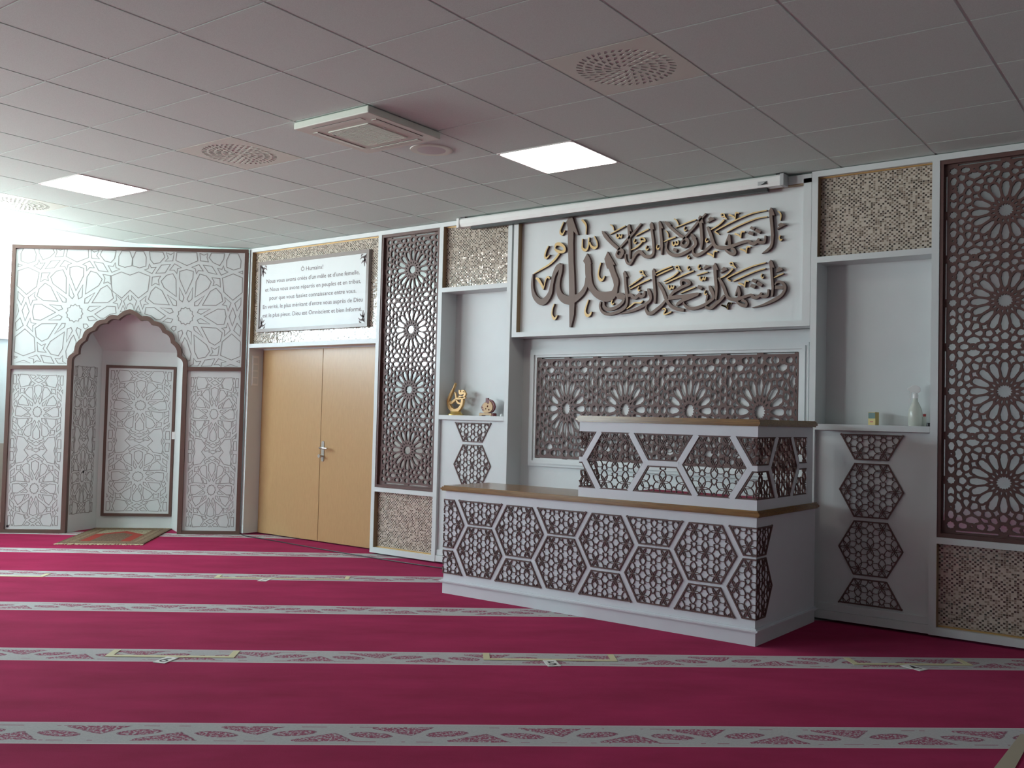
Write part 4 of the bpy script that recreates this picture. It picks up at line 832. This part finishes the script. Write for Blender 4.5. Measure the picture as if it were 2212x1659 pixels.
# facade above and beside the arch
fac = [(0, .0), TR, TL, (-2.384, 0.0), (LO, 0.0)] + list(reversed(arch_o)) + [(RO, 0.0)]
MB().plate([fac], SZ, .004, .05).build('facade_panel', M['lacquer'], t, local=True)
def bar(mb, p, q, w, y0=-.022, y1=.004): mb.ribbon([p, q], SZ, y0, y1, w)
mb = MB()
bar(mb, (-2.384, 2.952), (-.004, 3.012), .036); bar(mb, (-2.366, 0), (-2.366, 2.935), .036); bar(mb, (-.020, 0), (-.020, 2.994), .040)
bar(mb, (-2.348, 1.700), (LO + .01, 1.716), .038); bar(mb, (RO - .01, 1.737), (-.04, 1.750), .040)
bar(mb, (-2.348, .018), (LO + .02, .018), .036); bar(mb, (RO - .02, .018), (-.04, .018), .036)
mb.build('border_trim', M['trim'], t, local=True)
mb = MB()
path = [(RO - .023, 0.0), (RO - .023, SPR - .06)]
mid = [((a[0] + b[0]) / 2, (a[1] + b[1]) / 2) for a, b in zip(arch_o, arch_i)]
n = len(arch_o)
v = [(p[0], -.026, p[1]) for p in arch_o] + [(p[0], -.026, p[1]) for p in arch_i] + [(p[0], .05, p[1]) for p in arch_o] + [(p[0], .05, p[1]) for p in arch_i]
f = []
for i in range(n - 1): f += [(i, i + 1, n + i + 1, n + i), (2 * n + i, 3 * n + i, 3 * n + i + 1, 2 * n + i + 1), (i, 2 * n + i, 2 * n + i + 1, i + 1), (n + i, n + i + 1, 3 * n + i + 1, 3 * n + i)]
mb.add(v, f)
zs_ = arch_o[0][1]
mb.box(RO - .046, RO, -.026, .05, 0, zs_); mb.box(LO, LO + .046, -.026, .05, 0, zs_)
mb.build('arch_trim', M['trim'], t, local=True)
# raised grey ribbons painting the groove shade of the arch field, both halves
mb = MB(); G_ = .0075
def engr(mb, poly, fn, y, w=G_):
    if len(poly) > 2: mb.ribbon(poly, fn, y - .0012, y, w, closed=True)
ARI = [(p[0] - AX, p[1]) for p in arch_o]
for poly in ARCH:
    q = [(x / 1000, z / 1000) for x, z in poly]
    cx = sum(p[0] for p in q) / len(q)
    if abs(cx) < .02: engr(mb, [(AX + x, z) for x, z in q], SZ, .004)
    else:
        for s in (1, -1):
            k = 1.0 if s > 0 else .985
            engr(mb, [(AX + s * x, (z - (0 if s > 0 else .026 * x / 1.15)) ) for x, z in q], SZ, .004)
mb.build('engraved_shade_lines', M['groove_shade'], t, local=True)
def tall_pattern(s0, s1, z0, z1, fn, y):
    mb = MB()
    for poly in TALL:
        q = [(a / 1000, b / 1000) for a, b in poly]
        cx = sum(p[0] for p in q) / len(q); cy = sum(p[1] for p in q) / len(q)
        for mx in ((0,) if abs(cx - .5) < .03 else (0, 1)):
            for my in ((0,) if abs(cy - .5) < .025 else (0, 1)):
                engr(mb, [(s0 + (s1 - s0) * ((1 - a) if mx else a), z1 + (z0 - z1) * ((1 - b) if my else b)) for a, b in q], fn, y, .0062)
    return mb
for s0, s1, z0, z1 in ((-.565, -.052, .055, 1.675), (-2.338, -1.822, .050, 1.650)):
    tall_pattern(s0, s1, z0, z1, SZ, .004).build('engraved_shade_lines', M['groove_shade'], t, local=True)
# the recess: three walls and a flat ceiling
NT_, BL_, BR_ = .45, -1.579, -.795; FL_, FR_ = LO + .03, RO - .03; NZ = 1.928
mb = MB(); TK = .02
for p, q in (((FL_, .05), (BL_, NT_)), ((BL_, NT_), (BR_, NT_)), ((BR_, NT_), (FR_, .05))):
    dx, dy = q[0] - p[0], q[1] - p[1]; l = math.hypot(dx, dy); nx, ny = -dy / l * TK, dx / l * TK
    mb.add([(p[0], p[1], 0), (q[0], q[1], 0), (q[0] + nx, q[1] + ny, 0), (p[0] + nx, p[1] + ny, 0), (p[0], p[1], 2.5), (q[0], q[1], 2.5), (q[0] + nx, q[1] + ny, 2.5), (p[0] + nx, p[1] + ny, 2.5)],
           [(0, 1, 5, 4), (1, 2, 6, 5), (2, 3, 7, 6), (3, 0, 4, 7), (4, 5, 6, 7), (0, 3, 2, 1)])
mb.build('niche_wall', M['paint'], t, local=True)
mb = MB().plate([[(FL_, .05), (BL_, NT_), (BR_, NT_), (FR_, .05)]], lambda s, d, z: (s, d, z), 2.42, 2.44)
mb.build('niche_ceiling', M['paint'], t, local=True)
# sloping soffit from the arch crown down to the back wall
MB().add([(FL_, .05, 2.40), (FR_, .05, 2.40), (BR_, NT_, NZ), (BL_, NT_, NZ), (FL_, .05, 2.42), (FR_, .05, 2.42), (BR_, NT_, NZ + .02), (BL_, NT_, NZ + .02)],
         [(0, 1, 2, 3), (4, 7, 6, 5), (0, 4, 5, 1), (1, 5, 6, 2), (2, 6, 7, 3), (3, 7, 4, 0)]).build('niche_soffit', M['paint'], t, local=True)
s0, s1, z0, z1 = -1.530, -.782 - .010, .135, 1.772
bp = MB().plate([[(s0, z0), (s1, z0), (s1, z1), (s0, z1)]], SZ, NT_ - .016, NT_ - .001).build('back_panel', M['lacquer'], t, local=True)
mb = MB()
for p, q in (((s0, z0 + .015), (s1, z0 + .015)), ((s0, z1 - .015), (s1, z1 - .015)), ((s0 + .015, z0 + .03), (s0 + .015, z1 - .03)), ((s1 - .015, z0 + .03), (s1 - .015, z1 - .03))):
    mb.ribbon([p, q], SZ, NT_ - .024, NT_ - .016, .03)
mb.build('back_panel_frame', M['trim'], bp, local=True)
tall_pattern(s0 + .035, s1 - .035, z0 + .035, z1 - .035, SZ, NT_ - .016).build('engraved_shade_lines', M['groove_shade'], bp, local=True)
box_l = MB().box(s1 - .022, s1 + .012, NT_ - .034, NT_ - .024, .98, 1.06); box_l.build('latch', M['plastic'], bp, local=True)
# engraved panel on the left wall of the recess
dl = Vector((BL_ - FL_, NT_ - .05)); ll = dl.length; dl.normalize(); nl = Vector((dl.y, -dl.x))
LW = lambda a, z, d: (FL_ + dl.x * a + nl.x * (-d), .05 + dl.y * a + nl.y * (-d), z)
tall_pattern(.03, ll - .06, .16, 1.76, LW, -.0002).build('engraved_shade_lines', M['groove_shade'], t, local=True)
mb = MB(); c_ = LW(.22, .62, 0)
mb.plate([[(.22 + .014 * math.cos(k * PI / 6), .62 + .014 * math.sin(k * PI / 6)) for k in range(12)]], LW, -.003, -.0014); mb.build('socket', M['black'], t, local=True)
MB().plate([[(-2.322 + .012 * math.cos(k * PI / 6), .065 + .012 * math.sin(k * PI / 6)) for k in range(12)]], SZ, -.002, .003).build('screw_cap', M['black'], t, local=True)

# ---- prayer rug in front of the niche
rc = Vector((-4.585, -1.005)); ra = math.radians(45)
t = thing('prayer_rug', 'brown oriental prayer rug with red arch and cream fringes lying in the corner niche', 'rug', (rc.x, rc.y, .0), ra)
mb = MB(); nx, ny = 8, 12
mb.box(-.40, .40, -.62, .62, .001, .011); mb.build('pile', M['rug'], t, local=True)
for sg in (-1, 1):
    mb = MB()
    for i in range(60):
        x = -.395 + .79 * i / 59; l = random.uniform(.04, .075); j = random.uniform(-.012, .012)
        mb.ribbon([(x, sg * .615), (x + j * .5, sg * (.62 + l * .5)), (x + j, sg * (.62 + l))], lambda a, b, d: (a, b, d), .002, .008, .009)
    mb.build('fringe', M['fringe'], t, local=True)

# ================================================================== CEILING FITTINGS
def cell(a, b): p = G(a + .5, b + .5); return (p[0], p[1], ZC)
FL2 = lambda x, y, d: (x, y, d)
def led(a, b, label):
    c = cell(a, b); t = thing('ceiling_light', label, 'ceiling light', c, GA, 'square ceiling light panels')
    def rr(h, r): return [(sx * (h - r) + r * math.cos(q), sy * (h - r) + r * math.sin(q)) for sx, sy, q0 in ((1, 1, 0), (-1, 1, PI / 2), (-1, -1, PI), (1, -1, 1.5 * PI)) for q in [q0 + PI / 2 * k / 4 for k in range(5)]]
    MB().plate([rr(.299, .012), rr(.288, .03)], FL2, -.004, .02).build('light_frame', M['plastic'], t, local=True)
    MB().plate([rr(.288, .03)], FL2, -.002, .012).build('diffuser', M['led'], t, local=True)
led(-5, 2, 'lit square ceiling panel above the corner prayer niche'); led(1, 4, 'lit square ceiling panel above the pulpit')
SW = None
def swirl(a, b, label):
    global SW
    c = cell(a, b); t = thing('swirl_air_vent', label, 'air vent', c, GA, 'square swirl vents in the ceiling')
    if SW is None:
        holes = []; vanes = MB()
        for r, n, L in ((.045, 8, .034), (.092, 16, .034), (.138, 24, .034), (.184, 32, .034), (.230, 40, .032)):
            for k in range(n):
                an = 2 * PI * (k + .5 * (n // 8 % 2)) / n; hw = PI * r / n * .62
                q = [(-L / 2, -hw * .8 - .004), (-L / 2, hw * .7 - .004), (0, hw + .002), (L / 2, hw + .006), (L / 2, -hw * .2 + .006), (0, -hw * .6)]
                holes.append([((r + x) * math.cos(an) - y * math.sin(an), (r + x) * math.sin(an) + y * math.cos(an)) for x, y in q])
                R_ = lambda x, y, z: ((r + x) * math.cos(an) - y * math.sin(an), (r + x) * math.sin(an) + y * math.cos(an), z)
                vanes.add([R_(-L / 2, hw, .003), R_(L / 2, hw, .003), R_(L / 2, -hw * .6, .026), R_(-L / 2, -hw * .6, .026)], [(0, 1, 2, 3)])
        h = .2955
        SW = (MB().plate([[(-h, -h), (h, -h), (h, h), (-h, h)]] + holes, FL2, 0.0, .003), vanes, MB().box(-h, h, -h, h, .05, .06))
        for p in ((0, 1), ): pass
    SW[0].build('face_plate', M['cream'], t, local=True); SW[1].build('vanes', M['cream'], t, local=True); SW[2].build('plenum', M['dark'], t, local=True)
swirl(3, 2, 'square swirl air vent nearest the camera, above right of the cassette unit'); swirl(-2, 2, 'square swirl air vent between the lit panel and the cassette unit'); swirl(-7, 2, 'square swirl air vent beside the bright window at far left')
c = cell(0, 2)
t = thing('air_conditioner', 'square cream ceiling cassette air conditioner with central grille', 'air conditioner', (c[0] + .0, c[1] + .02, ZC - .046), GA)
h = .312
MB().box(-h, h, -h, h, 0, .042).build('fascia', M['cream'], t, bevel=.006, local=True)
mb = MB(); gh = .165
for i in range(22):
    y = -gh + 2 * gh * i / 21; mb.box(-gh, gh, y - .0035, y + .0035, -.006, .002)
for i in range(5):
    x = -gh + 2 * gh * i / 4; mb.box(x - .004, x + .004, -gh, gh, -.005, .002)
gr = mb.build('intake_grille', M['cream'], t, local=True)
MB().box(-gh, gh, -gh, gh, -.001, .0005).build('filter', M['dark'], gr, local=True)
for k in range(4):
    q = k * PI / 2; R2 = lambda x, y, z: (x * math.cos(q) - y * math.sin(q), x * math.sin(q) + y * math.cos(q), z)
    mb = MB()
    for y0, y1, z in ((.222, .226, -.0012), (.262, .266, -.0012)):
        mb.add([R2(-.2, y0, z), R2(.2, y0, z), R2(.2, y1, z), R2(-.2, y1, z), R2(-.2, y0, .001), R2(.2, y0, .001), R2(.2, y1, .001), R2(-.2, y1, .001)], [(0, 1, 2, 3), (4, 5, 6, 7), (0, 1, 5, 4), (2, 3, 7, 6), (0, 3, 7, 4), (1, 2, 6, 5)])
    sl = mb.build('outlet_slot', M['black'], t, local=True)
    mb = MB(); mb.add([R2(-.2, .226, -.004), R2(.2, .226, -.004), R2(.2, .262, -.002), R2(-.2, .262, -.002), R2(-.2, .226, .001), R2(.2, .226, .001), R2(.2, .262, .001), R2(-.2, .262, .001)], [(0, 1, 2, 3), (4, 5, 6, 7), (0, 1, 5, 4), (2, 3, 7, 6), (0, 3, 7, 4), (1, 2, 6, 5)])
    mb.build('air_flap', M['cream'], t, local=True)
MB().box(-.185, -.16, -.11, -.09, -.003, .002).build('sensor', M['black'], t, local=True)
for x, y in ((.185, -.05), (.10, .185)): MB().lathe([(0, -.004), (.008, -.004), (.008, .002), (0, .002)], x, y, 12).build('grille_catch', M['plastic'], t, local=True)
c = cell(0, 3)
t = thing('ceiling_speaker', 'round white speaker grille in the ceiling beside the lit panel', 'ceiling speaker', c, GA)
MB().lathe([(.138, -.004), (.140, .0), (.140, .004), (.128, .004), (.128, -.005)], 0, 0, 40).build('speaker_ring', M['cream'], t, local=True)
MB().lathe([(0, -.0065), (.06, -.006), (.128, -.004), (.128, .002), (0, .002)], 0, 0, 40).build('speaker_grille', M['spk'], t, local=True)

# ================================================================== THINGS ON THE SHELVES
SHZ = 1.315
y0 = .10
t = thing('gilded_ornament', 'gold flame-shaped calligraphy ornament on the left niche shelf', 'ornament', (-1.04, y0, SHZ))
def px(x, y): return (-1.118 + (x - 380) / 12.29 * .0054 + .0, SHZ + (1195 - y) / 12.29 * .00400)
mb = MB().lathe([(0, 0), (.072, 0), (.070, .008), (.055, .018), (.046, .034), (0, .036)], -1.045, y0, 28, SHZ); mb.build('pedestal', M['statuebase'], t, smooth=True)
sw_ = [(520, 300), (470, 440), (400, 570), (345, 690), (318, 800), (325, 900), (360, 1010), (430, 1095), (530, 1105), (640, 1090), (700, 1010), (745, 910), (762, 790), (750, 735), (700, 745), (692, 830), (670, 920), (610, 1000), (530, 1025), (460, 990), (400, 900), (372, 830), (395, 740), (440, 620), (490, 470), (528, 345)]
mb = MB().plate([[px(*p) for p in sw_]], lambda x, z, d: (x, y0 + d, z), -.014, .014); mb.build('flame_frame', M['statue'], t, bevel=.003)
mb = MB()
for st in ([(385, 830, 60), (430, 860, 60), (500, 800, 55), (560, 750, 50), (640, 735, 50), (720, 720, 55), (800, 715, 35)], [(560, 760, 40), (600, 840, 45), (640, 870, 45), (690, 870, 30)], [(640, 500, 35), (650, 580, 55), (690, 600, 60), (760, 570, 55), (790, 620, 50), (740, 690, 45), (650, 680, 40), (650, 720, 35)], [(690, 540, 40), (740, 520, 40), (780, 560, 35)], [(520, 560, 25), (545, 640, 35), (560, 720, 35)]):
    mb.ribbon(smooth_path([px(a, b) + (w_ / 12.29 * .0046,) for a, b, w_ in st], 4), lambda x, z, d: (x, y0 + d, z), -.010, .010)
mb.build('script_motif', M['statue'], t)

t = thing('wooden_plaque', 'small red and pale wood calligraphy plaque on the left niche shelf', 'ornament', (-.68, y0, SHZ))
def px2(x, y): return (-.76 + (x - 1205) / 12.29 * .00515, SHZ + (1205 - y) / 12.29 * .00405)
mb = MB().plate([[px2(*p) for p in ((1205, 1205), (1205, 1130), (1230, 1120), (1550, 1125), (1575, 1140), (1575, 1205), (1510, 1205), (1490, 1190), (1290, 1190), (1270, 1205))]], lambda x, z, d: (x, y0 + d, z), -.018, .03); mb.build('plaque_base', M['redwood'], t)
mb = MB().plate([[px2(*p) for p in ((1212, 1198), (1212, 1138), (1240, 1130), (1530, 1134), (1545, 1190), (1500, 1190), (1480, 1180), (1290, 1180), (1265, 1198))]], lambda x, z, d: (x, y0 + d, z), -.024, -.018); mb.build('base_face', M['palewood'], t)
back = [(1340, 730), (1395, 730), (1400, 770), (1440, 765), (1510, 800), (1560, 870), (1580, 960), (1560, 1040), (1510, 1100), (1450, 1130), (1330, 1130), (1270, 1090), (1220, 980), (1260, 900), (1310, 850), (1340, 830)]
mb = MB().plate([[px2(*p) for p in back]], lambda x, z, d: (x, y0 + d, z), -.004, .016); mb.build('plaque_back', M['redwood'], t)
face = [(1280, 900), (1330, 850), (1390, 860), (1420, 900), (1450, 860), (1450, 800), (1500, 850), (1535, 930), (1535, 1020), (1490, 1090), (1420, 1120), (1320, 1120), (1260, 1070), (1330, 1060), (1300, 1030), (1240, 1000), (1310, 1010), (1265, 950)]
eye = lambda cx, cy, r: [(cx + r * math.cos(k * PI / 4), cy + r * math.sin(k * PI / 4)) for k in range(8)]
mb = MB().plate([[px2(*p) for p in face]] + [[px2(*p) for p in eye(1362, 1015, 18)], [px2(*p) for p in eye(1445, 1040, 22)], [px2(*p) for p in ((1400, 920), (1430, 930), (1420, 980), (1390, 960))]], lambda x, z, d: (x, y0 + d, z), -.012, -.004); mb.build('plaque_face', M['palewood'], t)
t = thing('white_cap', 'tiny white bottle cap on the left niche shelf, right of the wooden plaque', 'bottle cap', (-.527, .10, SHZ))
MB().lathe([(0, 0), (.013, 0), (.012, .018), (.006, .022), (0, .022)], 0, 0, 14).build('cap', M['plastic'], t, smooth=True, local=True)

y1 = .11
t = thing('carton', 'small yellow carton with dark green label on the right niche shelf', 'box', (2.598, y1, SHZ), math.radians(-14))
MB().box(-.026, .026, -.022, .022, 0, .086).build('carton_body', M['carton'], t, bevel=.001, local=True)
MB().box(-.024, .024, -.0232, -.022, .044, .083).build('label_panel', M['greenlabel'], t, local=True)
MB().box(-.012, .010, -.0228, -.022, .020, .025).build('print_line', M['redcap'], t, local=True)
t = thing('spray_bottle', 'translucent trigger spray bottle on the right niche shelf', 'spray bottle', (2.862, y1, SHZ), math.radians(10))
MB().lathe([(0, 0), (.040, 0), (.043, .006), (.043, .085), (.040, .105), (.028, .135), (.016, .160), (.014, .185), (0, .185)], 0, 0, 28).build('bottle_body', M['bottle'], t, smooth=True, local=True)
mb = MB().lathe([(0, .180), (.017, .180), (.017, .205), (.010, .212), (0, .212)], 0, 0, 20); mb.build('collar', M['plastic'], t, smooth=True, local=True)
mb = MB().plate([[(-.046, .232), (-.050, .246), (-.036, .250), (-.022, .262), (.006, .264), (.028, .250), (.030, .226), (.012, .212), (-.016, .218), (-.036, .226)]], SZ, -.011, .011); mb.build('spray_head', M['plastic'], t, bevel=.003, local=True)
mb = MB().ribbon([(-.026, .224, .010), (-.032, .204, .010), (-.028, .184, .008), (-.034, .170, .006)], SZ, -.006, .006); mb.build('trigger', M['plastic'], t, local=True)
t = thing('small_vial', 'small clear vial with red cap behind the spray bottle on the right niche shelf', 'bottle', (2.912, .135, SHZ))
MB().lathe([(0, 0), (.012, 0), (.012, .062), (.006, .066), (0, .066)], 0, 0, 16).build('vial_body', M['bottle'], t, smooth=True, local=True)
MB().lathe([(0, .064), (.010, .064), (.010, .080), (0, .080)], 0, 0, 16).build('vial_cap', M['redcap'], t, smooth=True, local=True)
t = thing('black_cap', 'small black cap at the right end of the right niche shelf', 'cap', (2.958, .06, SHZ))
MB().lathe([(0, 0), (.015, 0), (.014, .020), (.012, .022), (0, .022)], 0, 0, 18).build('cap', M['black'], t, smooth=True, local=True)

# ================================================================== ON THE FLOOR
mb = MB(); pts = [(-3.86, -.03, .006), (-3.70, -.075, .006), (-3.35, -.085, .006), (-2.95, -.115, .006), (-2.50, -.150, .006), (-2.05, -.175, .006), (-1.55, -.190, .006), (-1.05, -.188, .006), (-.70, -.172, .006), (-.30, -.19, .006)]
o = mb.tube(smooth_path(pts, 4), .005, 6).build('floor_cable', M['black'], smooth=True); tag(o, 'thin black cable lying on the carpet along the panelled wall', 'cable')
ex = Vector((math.cos(STH), math.sin(STH))); ey = Vector((-math.sin(STH), math.cos(STH)))
def edge_point(u, row): d = -3.995 + 1.255 * row; return ex * u + ey * d
def marker(corner0, corner1, num, cardpos, cardrot, label, z=.004, leg=.15):
    """tape bracket along the near edge of a carpet stripe, with a number card"""
    p, q = Vector(corner0), Vector(corner1); e = (q - p).normalized(); n = Vector((-e.y, e.x)); L = (q - p).length
    t = thing('floor_marker', label, 'floor marker', (p.x, p.y, 0), math.atan2(e.y, e.x), 'numbered floor markers')
    W = .035
    mb = MB().plate([[(0, 0), (L, 0), (L, leg), (L - W, leg), (L - W, W), (W, W), (W, leg), (0, leg)]], FL2, .001, .003); mb.build('tape', M['tape'], t, local=True)
    if num:
        c, s_ = math.cos(cardrot), math.sin(cardrot); a, b = cardpos
        K = lambda x, y, d: (a + x * c - y * s_, b + x * s_ + y * c, d)
        cd = MB().plate([[(-.035, -.062), (.035, -.062), (.035, .062), (-.035, .062)]], K, .001, .0035).build('number_card', M['card'], t, local=True)
        Wm = WM[t.name]
        text_mesh('numeral', num, M['numeral'], cd, .045, .115, lambda x, y: tuple(Wm @ Vector(K(x, y - .042, .0042))))
    return t
marker((-.190, -3.66), (.318, -3.225), '6', (.335, -.060), math.radians(-18), 'number 6 floor card and tape bracket at left of the near stripes')
marker((1.312, -2.355), (1.862, -1.880), '5', (.362, -.060), math.radians(8), 'number 5 floor card and tape bracket in front of the pulpit')
marker((2.86, -1.045), (3.37, -.60), '4', (.31, -.055), math.radians(28), 'number 4 floor card and tape bracket near the right lattice bay')
marker((-1.83, -1.82), (-1.05, -1.13), '7', (.40, -.06), math.radians(-10), 'number 7 floor card and tape bracket in front of the double doors')
o = marker((-3.45, -3.30), (-2.75, -2.70), None, (0, 0), 0, 'plain tape bracket without a card at the far left carpet stripe')
mb = MB().plate([[(3.800, -2.30), (3.865, -2.30), (3.845, -1.76), (3.800, -1.76)]], FL2, .001, .003); o = mb.build('tape_strip', M['beigetape']); tag(o, 'short beige tape strip on the carpet at the lower right corner', 'tape')
